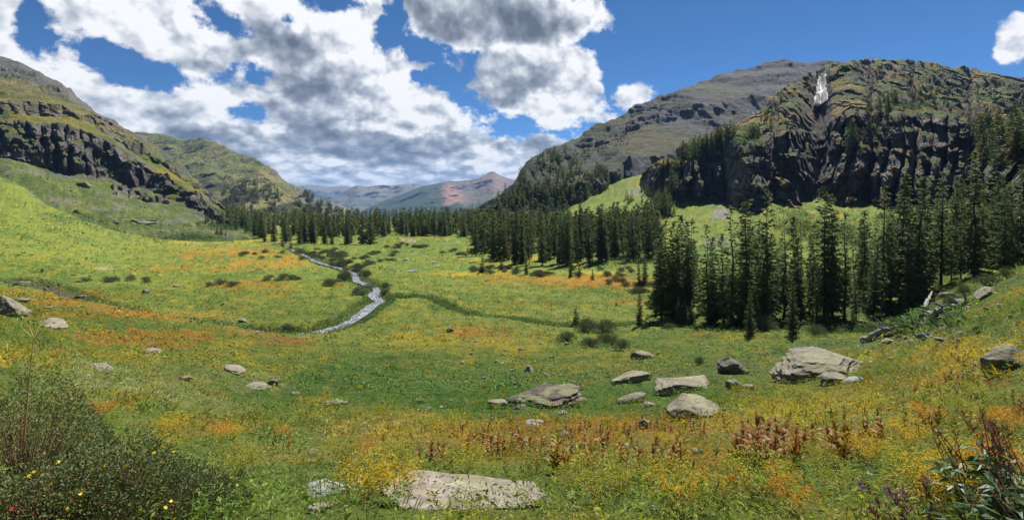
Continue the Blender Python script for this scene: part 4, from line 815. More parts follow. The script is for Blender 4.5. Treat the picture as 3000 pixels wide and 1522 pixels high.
def shrub(px, base, w_, h_, label, group=None, kind='willow_shrub', D=None):
    p = g_at(px, base) if D is None else np.array(gp(px, D)); sx = w_ / 2 / F * p[1] / .92; sz = h_ / F * p[1] / .72
    fol, st = random.choice(BUSH); e = link(kind, None, label=label, category='shrub', group=group, loc=(p[0], p[1] + sx * .3, p[2] - .05)); e.scale = (sx, sx * .8, sz); e.rotation_euler = (0, 0, random.uniform(-.6, .6))
    link('foliage', fol, parent=e); link('stems', st, parent=e); return e
SHR = [(1720, 974, 92, 38, 'left half of the big rounded willow thicket beside the small lone spruce'), (1775, 972, 84, 34, 'right half of the big rounded willow thicket beside the small lone spruce'), (1660, 1000, 64, 28, 'grey green willow bush left of the long low thicket'),
 (1735, 1018, 70, 30, 'left lobe of the long low willow thicket above the boulders'), (1790, 1012, 90, 36, 'tallest middle lobe of the long low willow thicket'), (1826, 1024, 60, 32, 'right lobe of the long low willow thicket'),
 (2050, 1068, 38, 26, 'small dark round bush between two boulders on the slope'), (1966, 963, 40, 18, 'low bush under the small dark spruces'), (2250, 972, 88, 46, 'pale willow bush left of the bluish full spruce'), (2410, 950, 60, 34, 'pale willow bush in shade behind the stand front'), (2400, 986, 76, 32, 'willow bush right of the bluish full spruce'),
 (2956, 812, 52, 30, 'sage bush highest on the right crest'), (2905, 838, 84, 34, 'wide sage bush on the right crest beside the grey rock'), (2835, 866, 60, 34, 'round sage bush on the crest below the wide one'), (2800, 900, 58, 40, 'sage bush on the crest above the grey logs'), (2718, 918, 26, 20, 'small sage bush beside the leaning log'),
 (968, 838, 58, 24, 'dark willow left of the stream bend'), (1008, 822, 56, 26, 'dark willow above the stream bend on its left bank'), (1127, 848, 36, 22, 'purple brown willow right of the wide stream reach'), (1125, 864, 40, 16, 'low green willow at the right bank of the wide reach'),
 (1072, 812, 40, 22, 'willow tight against the right bank of the narrow reach'), (1052, 790, 46, 20, 'willow on the right bank above the narrow reach'), (1000, 775, 50, 16, 'brownish willow by the upper stream reach')]
for a in SHR: shrub(*a)
GW = 'low willows scattered over the wet meadow'
bands_ = [((985, 772), (1062, 800), 9), ((1000, 800), (1080, 842), 7), ((1040, 846), (1085, 868), 4), ((905, 742), (990, 760), 9), ((850, 730), (1000, 745), 15), ((870, 745), (1075, 762), 20), ((960, 762), (1150, 780), 16), ((755, 812), (830, 826), 5), ((230, 818), (455, 832), 9), ((600, 830), (700, 842), 4), ((690, 740), (860, 758), 9), ((1130, 716), (1260, 728), 9), ((1290, 735), (1340, 742), 3), ((1340, 740), (1410, 750), 5), ((1380, 782), (1520, 806), 15), ((1540, 800), (1640, 812), 7), ((1590, 785), (1860, 815), 10), ((1750, 812), (1920, 840), 9), ((1860, 850), (1925, 862), 3), ((770, 965), (900, 972), 4), ((820, 812), (870, 822), 3), ((1080, 740), (1170, 752), 6), ((1190, 720), (1250, 732), 4), ((560, 655), (700, 668), 6)]
for (x0, y0), (x1, y1), k in bands_:
    for i in range(k):
        t = random.random(); px = lerp(x0, x1, t); py = random.uniform(y0, y1); sc = np.interp(py, [650, 740, 860, 970], [.35, .7, 1.1, 1.3])
        shrub(px, py, random.uniform(26, 48) * sc, random.uniform(9, 15) * sc, 'low grey green willow clump on the meadow', GW)

# ------------------------------------------------------------------ stream and snow
def ribbon(name, path, width, lift, label, mat, t0=0., t1=1.):
    n = len(path); sel = np.arange(int(t0 * n), int(t1 * n)); Pp = path[sel]; tg = np.gradient(Pp[:, :2], axis=0); tg /= np.linalg.norm(tg, axis=1, keepdims=True) + 1e-9; nr = np.stack([-tg[:, 1], tg[:, 0]], 1)
    rows = []; m = 9
    wid = width * np.interp(Pp[:, 1], [100, 260], [1.05, .62]) * (0.65 + .7 * fbm(Pp[:, 0] / 7, Pp[:, 1] / 7, 2, 2))
    for k in range(m):
        f = (k / (m - 1) - .5) * 2; q = Pp[:, :2] + nr * (f * wid / 2)[:, None]; zc = zc_ if k else None
        if k == 0:
            zc = g_z(Pp[:, 0] / Pp[:, 1] * F + CX, Pp[:, 1]); kk = np.ones(9) / 9; zc_ = np.convolve(np.pad(zc, 4, mode='edge'), kk, 'valid'); zc = zc_
        rows.append(np.column_stack([q, zc + lift + (fbm(q[:, 0] * 2, q[:, 1] * 2, 0, 2) - .5) * .12]))
    return link(name, new_mesh(name, np.stack(rows), grid_faces(m, len(sel))), mat, kind='structure', label=label)
def water_mat():
    m = bpy.data.materials.new('stream_water'); m.use_nodes = True; m.node_tree.nodes.clear(); n = N(m.node_tree); g = n.new('ShaderNodeNewGeometry'); p = g.outputs['Position']
    foam = n.mr(n.noise(n.vm('MULTIPLY', p, (1, .8, 1)), .9, 4, .6), .42, .66); c = n.mix(foam, (.16, .18, .19, 1), (.36, .39, .43, 1))
    b = n.new('ShaderNodeBsdfPrincipled'); n.put(b.inputs['Base Color'], c); b.inputs['Roughness'].default_value = .18; b.inputs['Specular IOR Level'].default_value = .6
    bp = n.new('ShaderNodeBump'); bp.inputs['Strength'].default_value = 1; bp.inputs['Distance'].default_value = .15; n.put(bp.inputs['Height'], n.noise(p, 2.5, 5, .7)); n.put(b.inputs['Normal'], bp.outputs[0])
    o = n.new('ShaderNodeOutputMaterial'); n.l.new(b.outputs[0], o.inputs[0]); return m
M_WATER = water_mat()
SC_ = int(len(st3) * 20.3 / 25.0); ribbon('stream', st3[:SC_], 2.6, .26, 'white rippling mountain stream winding through the meadow', M_WATER)
for px, py, w_, d_ in [(1206, 796, 3.2, 1.2), (1190, 760, 1.6, 2.4), (1272, 770, 1.8, 1.6)]:
    p = g_at(px, py); a = np.linspace(0, 6.28, 20)[:-1]; rr = 1 + .25 * np.sin(a * 3 + px); ring = np.column_stack([p[0] + np.cos(a) * w_ / 2 * rr, p[1] + np.sin(a) * d_ * 1.6 * rr, np.full(19, p[2] + .35)]); V = np.vstack([ring, [[p[0], p[1], p[2] + .35]]])
    link('pond', new_mesh('pond', V, np.array([[i, (i + 1) % 19, 19] for i in range(19)])), M_WATER, kind='structure', label='small bright pool in the meadow')
def snow(S, poly, off, label, thick=2.0):
    xs = [a * s_ for a, b in poly]; ys = [b * s_ for a, b in poly]; gx = np.arange(min(xs) - 2, max(xs) + 2, 1.3); gy = np.arange(min(ys) - 2, max(ys) + 2, 1.3)
    Pq = np.full((len(gy), len(gx), 3), np.nan)
    for i, y in enumerate(gy):
        for j, x in enumerate(gx):
            ins = False; q = len(poly) - 1; xx = x + (vn(np.array([x / 5.]), np.array([y / 5.]), np.array([1.]))[0] - .5) * 6
            for k in range(len(poly)):
                if (ys[k] > y) != (ys[q] > y) and xx < (xs[q] - xs[k]) * (y - ys[k]) / (ys[q] - ys[k]) + xs[k]: ins = not ins
                q = k
            if ins:
                p = s_at(S, x, y) if S is not None else g_at(x, y)
                if p is not None: Pq[i, j] = p
    ok = ~np.isnan(Pq[..., 0]); Dm = Pq[..., 1].copy()
    for _ in range(14):
        Dn = Dm.copy(); cnt = ok.astype(float); acc = np.where(ok, Dm, 0); 
        for sh in ((1, 0), (-1, 0), (0, 1), (0, -1)):
            acc = acc + np.where(np.roll(ok, sh, (0, 1)), np.roll(np.where(ok, Dm, 0), sh, (0, 1)), 0); cnt = cnt + np.roll(ok, sh, (0, 1))
        Dm = np.where(ok, acc / np.maximum(cnt, 1), np.nan)
    fr = (Dm - off) / Pq[..., 1]; front = Pq * fr[..., None]; back = Pq * ((Pq[..., 1] + off * 2) / Pq[..., 1])[..., None]
    idx = np.full(ok.shape, -1); idx[ok] = np.arange(ok.sum()); n = int(ok.sum()); Fc = []; cell = ok[:-1, :-1] & ok[1:, :-1] & ok[:-1, 1:] & ok[1:, 1:]
    from collections import Counter
    ec = Counter(); de = {}
    for i, j in zip(*np.nonzero(cell)):
        q = [idx[i, j], idx[i, j + 1], idx[i + 1, j + 1], idx[i + 1, j]]; Fc.append(q); Fc.append([v + n for v in q[::-1]])
        for a, b in zip(q, q[1:] + q[:1]): ec[frozenset((a, b))] += 1; de[frozenset((a, b))] = (a, b)
    for e, k in ec.items():
        if k == 1: a, b = de[e]; Fc.append([b, a, a + n, b + n])
    if not Fc: return
    link('snow_patch', new_mesh('snow_patch', np.vstack([front[ok], back[ok]]), np.array(Fc)), M_SNOW, label=label, category='snow patch')
snow(MS, [(2060, 186), (2080, 184), (2078, 225), (2085, 240), (2078, 257), (2058, 268), (2044, 266), (2051, 240)], 12, 'long dirty white snow patch in the gully below the cliff rim')
snow(RB, [(1885, 293), (1900, 286), (1912, 282), (1905, 292), (1888, 300)], 8, 'small snow strip where the cliffs meet the grey mountain')
snow(RB, [(1573, 428), (1583, 428), (1588, 440), (1580, 444), (1574, 440)], 6, 'little snow patch at the foot of the shaded cliff alcove')
snow(MS, [(1832, 518), (1846, 522), (1845, 530), (1834, 527)], 5, 'flat snow remnant under the round buttress')
snow(MS, [(2088, 412), (2092, 416), (2084, 432), (2080, 430)], 5, 'thin snow streak low in the cliff gully')

# ------------------------------------------------------------------ boulders
def sphere_dirs(sub):
    bm = bmesh.new(); bmesh.ops.create_icosphere(bm, subdivisions=sub, radius=1); v = np.array([x.co[:] for x in bm.verts]); f = np.array([[y.index for y in x.verts] for x in bm.faces]); bm.free(); return v, f
SPH = {k: sphere_dirs(k) for k in (3, 4, 5, 6)}
def rock_mesh(seed, w_, d_, h_, sub=4, planes=14, flat=0., layer=.6, tone=1.0, style=0, peak=None):
    r = np.random.default_rng(seed); v, f = SPH[sub]; rad_ = np.full(len(v), 1.25)
    nr = unit(r.normal(size=(planes, 3)) * np.array([1, 1, .8])); dd = r.uniform(.62, 1.0, planes)
    nr = np.vstack([nr, [[0.08, -.05, 1]], [[.15, .1, -1]]]); dd = np.append(dd, [.8 - flat * .2, .7])
    for n_, d0 in zip(unit(nr), dd):
        c_ = v @ n_; rad_ = np.minimum(rad_, np.where(c_ > .05, d0 / np.maximum(c_, .05), 9))
    p = v * rad_[:, None]
    lay = np.abs(((p[:, 2] * 3.1 + 3.2 * fbm(p[:, 0] * 1.1, p[:, 1] * 1.1, seed, 3)) % 1) - .5) * 2; lay = .5 + (lay - .5) * sst(fbm(p[:, 0] * 1.6 + 4, p[:, 1] * 1.6, p[:, 2] * 1.6, 2), .35, .6)
    nz_ = fbm(p[:, 0] * 2.2 + seed, p[:, 1] * 2.2, p[:, 2] * 2.2, 5, .55) - .5; n2_ = ridged(p[:, 0] * 5 + seed, p[:, 1] * 5, p[:, 2] * 9, 3) - .5
    p = p * (1 + nz_[:, None] * .34 + n2_[:, None] * .07 * layer + ((lay - .5) * .06 * layer)[:, None] * np.array([1, 1, .2]))
    if peak is not None: p[:, 2] *= 1 + .6 * np.exp(-((p[:, 0] - peak) ** 2) / .12)
    else: p[:, 2] *= 1 + .25 * (fbm(p[:, 0] * .9 + seed, p[:, 1] * .9, 0, 2) - .5)
    p = p * np.array([w_ / 2, d_ / 2, h_ / 2]) / .92
    base = np.zeros((len(p), 3)) + np.array([(.205, .185, .138), (.235, .20, .17), (.12, .108, .09), (.22, .23, .25)][style]) * tone
    t = fbm(v[:, 0] * 3 + seed, v[:, 1] * 3, v[:, 2] * 3, 4); t2 = fbm(v[:, 0] * 9 + seed, v[:, 1] * 9, v[:, 2] * 9, 3)
    base = mixc(base, (.10, .092, .08), sst(t2 + .1 * (.5 - lay), .5, .66) * .6); base = mixc(base, (.25, .27, .12), sst(t, .50, .62) * .45); base = mixc(base, (.16, .125, .085), sst(fbm(v[:, 0] * 2 + seed, v[:, 1] * 2, v[:, 2] * 5 + 9, 4), .52, .62) * .5)
    return new_mesh('boulder', p, f, base)
def boulder(px, base, w_, h_, label, seed=None, D=None, rot=0., tilt=(0, 0), sub=4, deep=.75, group=None, name='boulder', sink=.4, **k):
    p = g_at(px, base) if D is None else np.array(gp(px, D)); W_ = w_ / F * p[1]; H_ = h_ / F * p[1] * .60
    me = rock_mesh(seed or int(px + base), W_, max(W_ * deep, H_ * .8), H_ * (1 + sink), sub, **k); me.materials.append(M_ROCK)
    o = link(name, me, label=label, category='rock', group=group, loc=(p[0], p[1] + W_ * deep * .3, p[2] + H_ * (.5 - sink * .5))); o.rotation_euler = (tilt[0], tilt[1], rot); return o
BO = [ # centre x, base y, width, height (photo / 1.1646), label, options
 (1165, 1280, 440, 28, 'broad flat pinkish grey slab in the foreground herbs', dict(sub=6, flat=1, deep=.42, style=1, tone=1.15, tilt=(.0, .06), sink=.5, layer=.35)),
 (808, 1246, 112, 26, 'flat grey slab left of the broad foreground slab', dict(sub=5, flat=1, style=3, sink=.5)), (1150, 1318, 130, 22, 'pale rock cut off by the bottom edge below the broad slab', dict(sub=5, flat=1, style=1, D=2.55)), (795, 1290, 55, 24, 'small pinkish stone at the bottom beside yellow herbs', dict(style=1)),
 (1748, 1050, 120, 58, 'light tan boulder with a pointed top on its left, nearest big boulder', dict(sub=5, peak=-.3, seed=77)), (1366, 1018, 150, 42, 'long dark craggy boulder in the lush green hollow', dict(sub=6, style=2, layer=3.2, planes=22, seed=5, tilt=(0, -.1), tone=.6)),
 (1254, 1026, 48, 30, 'pale rounded boulder left of the long craggy one', dict(seed=12)), (1600, 962, 88, 34, 'smooth light domed slab in the grass', dict(sub=5, flat=.3, seed=21, layer=.2, tone=1.1, tilt=(0, -.15))), (1613, 904, 52, 30, 'dark based rounded boulder uphill of the smooth domed slab', dict(seed=31, tone=.85)),
 (1730, 985, 140, 40, 'long boulder with flat light top and dark overhang', dict(sub=5, flat=.9, seed=41, layer=1.2)), (1845, 938, 72, 46, 'dark wedge shaped boulder on the slope', dict(seed=52, style=2, peak=-.1, sub=5)),
 (2095, 945, 212, 74, 'largest boulder, a huge tilted layered slab on the right slope', dict(sub=6, flat=.8, seed=63, layer=1.5, tilt=(0.05, -.14), deep=.8)), (2105, 966, 78, 34, 'cracked boulder directly below the huge tilted slab', dict(sub=5, seed=71, tone=.85)), (2152, 962, 44, 16, 'pale blue grey flat stone touching the cracked boulder', dict(style=3, seed=72, tone=1.25, tilt=(0, -.3))),
 (1852, 978, 40, 30, 'triangular light stone right of the long overhanging boulder', dict(seed=81, peak=.1)), (1886, 980, 36, 20, 'dark small boulder beside the triangular stone', dict(seed=82, style=2)), (1593, 1012, 64, 30, 'leaning dark boulder left of the pointed light one', dict(seed=91, style=2, tilt=(0, -.35), tone=1.2)), (1634, 1022, 30, 14, 'small pinkish stone between two boulders', dict(seed=92, style=1)),
 (2556, 925, 110, 84, 'mottled boulder cut off by the right edge', dict(sub=5, seed=95, tone=.9, tilt=(0, -.4))), (2422, 1182, 34, 30, 'smooth lone grey stone in the herbs on the lower right', dict(seed=96, style=3, tone=.9)),
 (2372, 858, 30, 12, 'pale stone cluster member high on the right slope', dict(seed=97)), (2335, 850, 38, 18, 'blue white boulder on the right slope below the logs', dict(seed=98, style=3, tone=1.3)), (2240, 862, 34, 14, 'flat pale rock left of the blue white boulder', dict(seed=99)), (2400, 748, 46, 22, 'dark flat rock on the right crest between sage bushes', dict(seed=101, style=2, tone=1.3)), (2430, 762, 40, 14, 'pinkish flat rock below the dark crest rock', dict(seed=102, style=1)), (2490, 742, 50, 16, 'grey slab high at the right crest', dict(seed=103, tilt=(0, -.5))),
 (12, 792, 76, 50, 'big weathered rock cut off by the left edge', dict(sub=5, seed=104, tilt=(0, .5), tone=.95)), (55, 760, 22, 15, 'pale square stone beside the big left edge rock', dict(seed=105, style=1, tone=1.2)), (122, 822, 72, 16, 'long flat stone lying down the left slope', dict(seed=106, style=1, tilt=(0, .25), flat=1)), (117, 776, 28, 8, 'pair of whitish flat stones in the orange herbs', dict(seed=107, tone=1.2)),
 (248, 930, 58, 16, 'tilted flat stone in pale grass on the left slope', dict(seed=108, style=1, tilt=(0, .3), flat=1)), (372, 888, 44, 15, 'light flat stone at the lower edge of the orange band', dict(seed=109, style=1, tone=1.15)), (580, 934, 54, 13, 'slanting light stone in the lower yellow herbs', dict(seed=110, style=1, tilt=(0, .25))), (634, 977, 60, 11, 'low wide stone beside the dark block', dict(seed=111, flat=1, style=1)), (687, 968, 28, 22, 'dark upright block in yellow herbs', dict(seed=112, style=2, tone=.8)),
 (463, 955, 32, 13, 'small pinkish stone on the left slope', dict(seed=113, style=1)), (740, 993, 26, 9, 'small flat stone right of the dark block', dict(seed=114)), (832, 1018, 42, 10, 'flat base stone of a little stone pile', dict(seed=115, flat=1)), (844, 1011, 17, 11, 'small stone topping a little stone pile', dict(seed=116)), (866, 1016, 18, 8, 'right hand stone beside the little pile', dict(seed=117)),
 (200, 752, 30, 16, 'boxy dark rock below the hikers', dict(seed=118, style=2)), (362, 738, 18, 14, 'dark pyramid shaped rock alone on the left meadow', dict(seed=119, style=2, peak=0)), (440, 720, 16, 7, 'whitish stone on the left meadow', dict(seed=120, tone=1.3)), (605, 811, 18, 14, 'tan rock inside the stream bend meadow', dict(seed=121)), (1132, 835, 20, 13, 'dark conical rock in the orange patch', dict(seed=122, style=2, peak=0)), (1330, 934, 26, 18, 'grey pointed rock in the stony grass', dict(seed=123, peak=0)), (1048, 1014, 28, 14, 'greyish rock in the lush hollow', dict(seed=124, style=2, tone=1.4)),
 (1345, 1073, 52, 9, 'low flat stone above the brown herbs', dict(seed=125, style=3)), (1624, 1078, 32, 30, 'narrow upright stone above the brown herbs', dict(seed=126, peak=-.2)), (1310, 1030, 34, 16, 'dark stone tucked below the long craggy boulder', dict(seed=127, style=2)), (1462, 1010, 30, 14, 'mauve grey stone right of the long craggy boulder', dict(seed=128, style=3, tone=.8)), (1418, 1040, 24, 7, 'tiny mauve stone in lush herbs', dict(seed=129, style=3)), (45, 718, 34, 18, 'whitish boulder beside the trail above the orange band', dict(seed=130, tone=1.2)), (105, 704, 12, 6, 'small dark stone beside the trail', dict(seed=131, style=2)), (193, 708, 16, 6, 'small white stone right of the trail', dict(seed=132, tone=1.3)),
 (205, 469, 30, 20, 'big block lying on the slope below the left cliff', dict(seed=140, style=2, tone=1.3, sub=4)), (360, 563, 40, 12, 'row of grey blocks at the foot of the left slope', dict(seed=141, style=2, tone=1.5)), (337, 558, 20, 12, 'dark block at the left end of the foot of slope rocks', dict(seed=142, style=2)), (385, 560, 18, 12, 'dark angular block right of the slope foot rocks', dict(seed=143, style=2)), (290, 562, 14, 8, 'lone block on the left slope foot', dict(seed=144, style=2)), (412, 512, 20, 20, 'dark upright rock ending the lower cliff band', dict(seed=145, style=2)), (190, 535, 16, 14, 'block in the gully between the two left slopes', dict(seed=146, style=2, tone=1.4)),
]
for a in BO:
    k = dict(a[5]); boulder(a[0] * s_, a[1] * s_, a[2] * s_, a[3] * s_, a[4], **k)
r5 = random.Random(5); STN = [rock_mesh(900 + i, 1, .8, .62, 3, style=[0, 1, 3, 2, 0][i]) for i in range(5)]
for m_ in STN: m_.materials.append(M_ROCK)
for (x0, y0, x1, y1, k, a, b, gname, lab) in [(1150, 860, 1540, 970, 52, 4, 12, 'stones strewn over the grass above the hollow', 'small pale stone strewn in the grass above the lush hollow'), (950, 970, 1480, 1060, 20, 6, 14, 'stones in the lush hollow', 'small grey stone half buried in the lush hollow'), (1560, 860, 1950, 900, 12, 5, 12, 'stones near the rounded boulder', 'small pale stone on the slope above the boulders'), (100, 470, 560, 590, 34, 3, 9, 'blocks on the left slope', 'small grey block scattered on the slope below the left cliffs'), (2150, 780, 2500, 930, 16, 8, 20, 'flat stones on the right slope', 'small flat stone on the right herb slope'), (0, 690, 320, 740, 14, 4, 9, 'stones by the trail', 'small whitish stone near the trail'), (300, 760, 800, 960, 16, 4, 9, 'stones in the left herb bands', 'small pinkish stone in the left herb bands'), (500, 1080, 2500, 1290, 26, 14, 34, 'stones between the foreground herbs', 'small grey stone between the foreground herbs'), (1720, 560, 1900, 680, 14, 4, 10, 'blocks on the green scree', 'grey block on the green scree slope behind the spruces'), (2300, 750, 2576, 800, 24, 6, 18, 'stones in the shade under the spruces', 'grey stone in the shade under the right spruces')]:
    for i in range(k):
        px = r5.uniform(x0, x1) * s_; py = r5.uniform(y0, y1) * s_; p = g_at(px, py); sc = r5.uniform(a, b) * s_ / F * p[1]; o = link('stone', STN[r5.randrange(5)], label=lab, category='stone', group=gname, loc=(p[0], p[1], p[2] + sc * .16)); o.scale = (sc, sc, sc * r5.uniform(.6, 1.1)); o.rotation_euler = (r5.uniform(-.3, .3), r5.uniform(-.3, .3), r5.uniform(0, 6.28))

# ------------------------------------------------------------------ fallen wood
def log(name, a, b, r0, r1, label, lift=.1, knots=5, seed=1, Da=None, Db=None, za=0., zb=0.):
    r = random.Random(seed); A = g_at(a[0] * s_, a[1] * s_) + np.array([0, 0, lift + za]); B = g_at(b[0] * s_, b[1] * s_) + np.array([0, 0, lift + zb]); n = 12
    pts = [A + (B - A) * i / n + np.array([r.gauss(0, r0 * .22), r.gauss(0, r0 * .22), r.gauss(0, r0 * .3)]) for i in range(n + 1)]; rr = [lerp(r0, r1, i / n) * r.uniform(.8, 1.2) for i in range(n + 1)]; rr[-1] *= .3
    parts = [tube(pts, rr, 10)]
    for i in range(knots):
        p = pts[r.randrange(1, n)]; d = np.array([r.gauss(0, 1), r.gauss(0, 1), abs(r.gauss(0, 1)) + .3]); d /= np.linalg.norm(d); L = r0 * r.uniform(2, 5); parts.append(tube([p, p + d * L * .6, p + d * L + np.array([0, 0, -L * .1])], [r0 * .28, r0 * .16, r0 * .04], 6))
    v, f = join(parts); link(name, new_mesh(name, v, f), M_LOG, label=label, category='fallen log')
log('fallen_log', (2168, 862), (2300, 812), .34, .16, 'long grey weathered log, lowest on the right slope', seed=2, lift=.25)
log('fallen_log', (2180, 856), (2262, 838), .22, .1, 'thinner grey log crossing the lowest one', seed=3, lift=.3)
log('fallen_log', (2308, 828), (2330, 810), .25, .12, 'short broken stump piece between two logs', seed=4, lift=.2)
log('fallen_log', (2328, 806), (2400, 776), .36, .14, 'dark twisted log above the broken stump piece', seed=5, lift=.25)
log('fallen_log', (2375, 786), (2440, 768), .24, .1, 'bleached log at the upper end of the wood', seed=6, lift=.2)
log('leaning_log', (2324, 777), (2346, 758), .20, .11, 'bare pale log leaning up out of the shade', seed=7, lift=.1, knots=2, zb=1.8)

# ------------------------------------------------------------------ meadow plants (too many to count): leaves in bulk
imax = len(DL)
jlo, jhi = int(np.searchsorted(GPX, -170)), int(np.searchsorted(GPX, 3170))
rowpy = HZ - Z1[:, jlo:jhi] / GY[:, jlo:jhi] * F
def sample_plants(D0, D1, size_px, cover, r, jlo=jlo, jhi=jhi, jw=1.0):
    """plants spread so that each patch of picture gets about the same cover; size_px(D) = footprint in photo pixels"""
    i0, i1 = int(np.searchsorted(DL, D0)), int(np.searchsorted(DL, D1)); rowpy = HZ - Z1[:, jlo:jhi] / GY[:, jlo:jhi] * F
    dpy = np.abs(rowpy[i0 + 1:i1 + 1] - rowpy[i0:i1]); Dm = DL[i0:i1]; dens = cover / (size_px(Dm) ** 2)[:, None] * dpy * np.diff(GPX)[jlo:jhi][None, :]
    lam = dens.ravel(); n = r.poisson(lam.sum()); pick = np.searchsorted(np.cumsum(lam), r.random(n) * lam.sum()); ii = pick // dens.shape[1] + i0; jj = pick % dens.shape[1] + jlo
    ii = np.minimum(ii, len(DL) - 2); jj = np.minimum(jj, len(GPX) - 2)
    fi = r.random(n); fj = r.random(n); D = DL[ii] + (DL[ii + 1] - DL[ii]) * fi; px = GPX[jj] + (GPX[jj + 1] - GPX[jj]) * fj
    z = Z1[ii, jj] * (1 - fi) * (1 - fj) + Z1[ii + 1, jj] * fi * (1 - fj) + Z1[ii, jj + 1] * (1 - fi) * fj + Z1[ii + 1, jj + 1] * fi * fj
    return np.stack([(px - CX) / F * D, D, z], 1), gc[ii, jj], px, ii, jj
VEG_V = []; VEG_C = []
def emit(base, dirv, L, Wd, col, sag, r):
    VEG_V.append(leaves(base, dirv, L, Wd, sag, r).reshape(-1, 3).astype(np.float32)); VEG_C.append(np.repeat(np.clip(col, 0.004, .8), 4, 0).astype(np.float32))
PAL = np.array([C_YG, C_PALE, C_YEL, C_LUSH, C_GREEN, C_SAGE, C_ORANGE])
def plant_colours(c, r, spread=.3, odd=.16, odds=(.3, .2, .12, .16, .12, .07, .03)):
    n = len(c); out = c * 1.45 * r.uniform(1 - spread, 1 + spread, (n, 1)) * r.uniform(.9, 1.1, (n, 3)); k = r.random(n) < odd; out[k] = lerp(out[k], PAL[r.choice(len(PAL), k.sum(), p=odds)], .7); return out
def herb(P, c, r, k, spread, height, L, ratio, up, sag, colspread=.22):
    n = len(P); sc = r.uniform(.65, 1.35, (n, 1)); b = np.repeat(P, k, 0); s2 = np.repeat(sc, k, 0)[:, 0]; m = n * k
    a = r.uniform(0, 6.28, m); rr = np.sqrt(r.random(m)) * spread * s2; hh = r.random(m) * height * s2
    off = np.stack([np.cos(a) * rr, np.sin(a) * rr, hh], 1); d = np.stack([np.cos(a), np.sin(a), np.zeros(m)], 1) * r.uniform(.3, 1, (m, 1)) + r.normal(size=(m, 3)) * .35; d[:, 2] += up
    Lm = L * s2 * r.uniform(.6, 1.3, m) if np.ndim(L) == 0 else np.repeat(L, k) * s2 * r.uniform(.6, 1.3, m)
    cc = np.repeat(c, k, 0) * r.uniform(1 - colspread, 1 + colspread, (m, 1)); emit(b + off, d, Lm, Lm * ratio, cc, sag, r)
rv = np.random.default_rng(42)
# nearest herbs
def pick(mask, *arrs): return [a[mask] for a in arrs]
P, c, px, ii, jj = sample_plants(2.25, 9, lambda D: .13 * F / D, 3.4, rv); pc = plant_colours(c, rv, .38, .22); t = rv.random(len(P)); 
for a0, a1 in ((-1300, -170), (3170, 4300)):
    for D0_, D1_, sz, kk, ll in ((2.25, 9, .2, 26, .06), (9, 30, .4, 16, .13), (30, 75, .8, 9, .3)):
        P_, c_, *_ = sample_plants(D0_, D1_, lambda D: sz * F / D, 1.6, rv, int(np.searchsorted(GPX, a0)), int(np.searchsorted(GPX, a1))); herb(P_, plant_colours(c_, rv, .38, .2), rv, kk, sz * .8, sz, ll, .36, .4, .2, .3)
a, b = pick(t < .34, P, pc); herb(a, b, rv, 30, .10, .17, .040, .34, .25, .2)
a, b = pick((t >= .34) & (t < .52), P, pc); herb(a, b * .95, rv, 22, .07, .05, .13, .040, 1.3, .2)
a, b = pick((t >= .52) & (t < .84), P, pc); herb(a, lerp(b, np.array(C_YG), .35), rv, 60, .13, .16, .026, .35, .2, .1, .3)
a, b = pick((t >= .84), P, pc); herb(a, lerp(b, np.array(C_PALE), .4), rv, 40, .05, .30, .035, .22, .5, .1)
# middle distance herbs
P, c, px, ii, jj = sample_plants(9, 30, lambda D: .22 * F / D, 2.6, rv); pc = plant_colours(c, rv, .38, .16); t = rv.random(len(P))
a, b = pick(t < .7, P, pc); herb(a, b, rv, 16, .16, .24, .085, .38, .35, .2, .28)
a, b = pick(t >= .7, P, pc); herb(a, b, rv, 10, .12, .08, .26, .09, 1.3, .25)
P, c, px, ii, jj = sample_plants(30, 75, lambda D: .42 * F / D, 1.7, rv); pc = plant_colours(c, rv, .38, .12); herb(P, pc, rv, 9, .32, .30, .19, .48, .45, .2, .3)
P, c, px, ii, jj = sample_plants(75, 170, lambda D: .85 * F / D, 1.5, rv); pc = plant_colours(c, rv, .38, .10); herb(P, pc, rv, 6, .65, .28, .40, .5, .45, .2, .28)
P, c, px, ii, jj = sample_plants(170, 420, lambda D: 1.8 * F / D, 1.2, rv); pc = plant_colours(c, rv, .26, .08); herb(P, pc, rv, 4, 1.4, .35, .85, .5, .45, .2, .25)
V = np.concatenate(VEG_V); Cc = np.concatenate(VEG_C)
link('meadow_herbs', new_mesh('meadow_herbs', V, quads(len(V) // 4), Cc, smooth=False), M_LEAF, kind='stuff', label='mixed green, yellow and orange meadow herbs')
print('herb leaves', len(V) // 4)

# corn lilies: tall leafy stalks turning gold and brown
def lily_leaves(r, n=11):
    V = []; Fc = []; Cl = []
    for i in range(n):
        a = i * 2.4 + r.uniform(-.4, .4); z = .04 + .5 * (i / n) ** 1.1; L = r.uniform(.24, .34) * (1.1 - .45 * i / n); Wd = L * r.uniform(.26, .36); o = np.array([math.cos(a), math.sin(a), 0]); s = np.array([-math.sin(a), math.cos(a), 0]); el0 = r.uniform(.75, 1.25); curl = r.uniform(.5, 1.5)
        p = np.array([0, 0, z]) ; k0 = len(V) ; th = el0; ws = [.25, .85, 1.0, .6, .05]
        for q in range(5):
            fold = Wd * ws[q] * .25; up = np.array([0, 0, 1.]) * math.cos(th) - o * math.sin(th)
            V += [p - s * Wd * ws[q] / 2 + up * fold, p, p + s * Wd * ws[q] / 2 + up * fold]; p = p + (o * math.cos(th) + np.array([0, 0, 1]) * math.sin(th)) * L / 4; th -= curl / 4
        for q in range(4):
            b = k0 + q * 3; Fc += [[b, b + 1, b + 4, b + 3], [b + 1, b + 2, b + 5, b + 4]]
    return np.array(V), np.array(Fc)
M_LILY = []
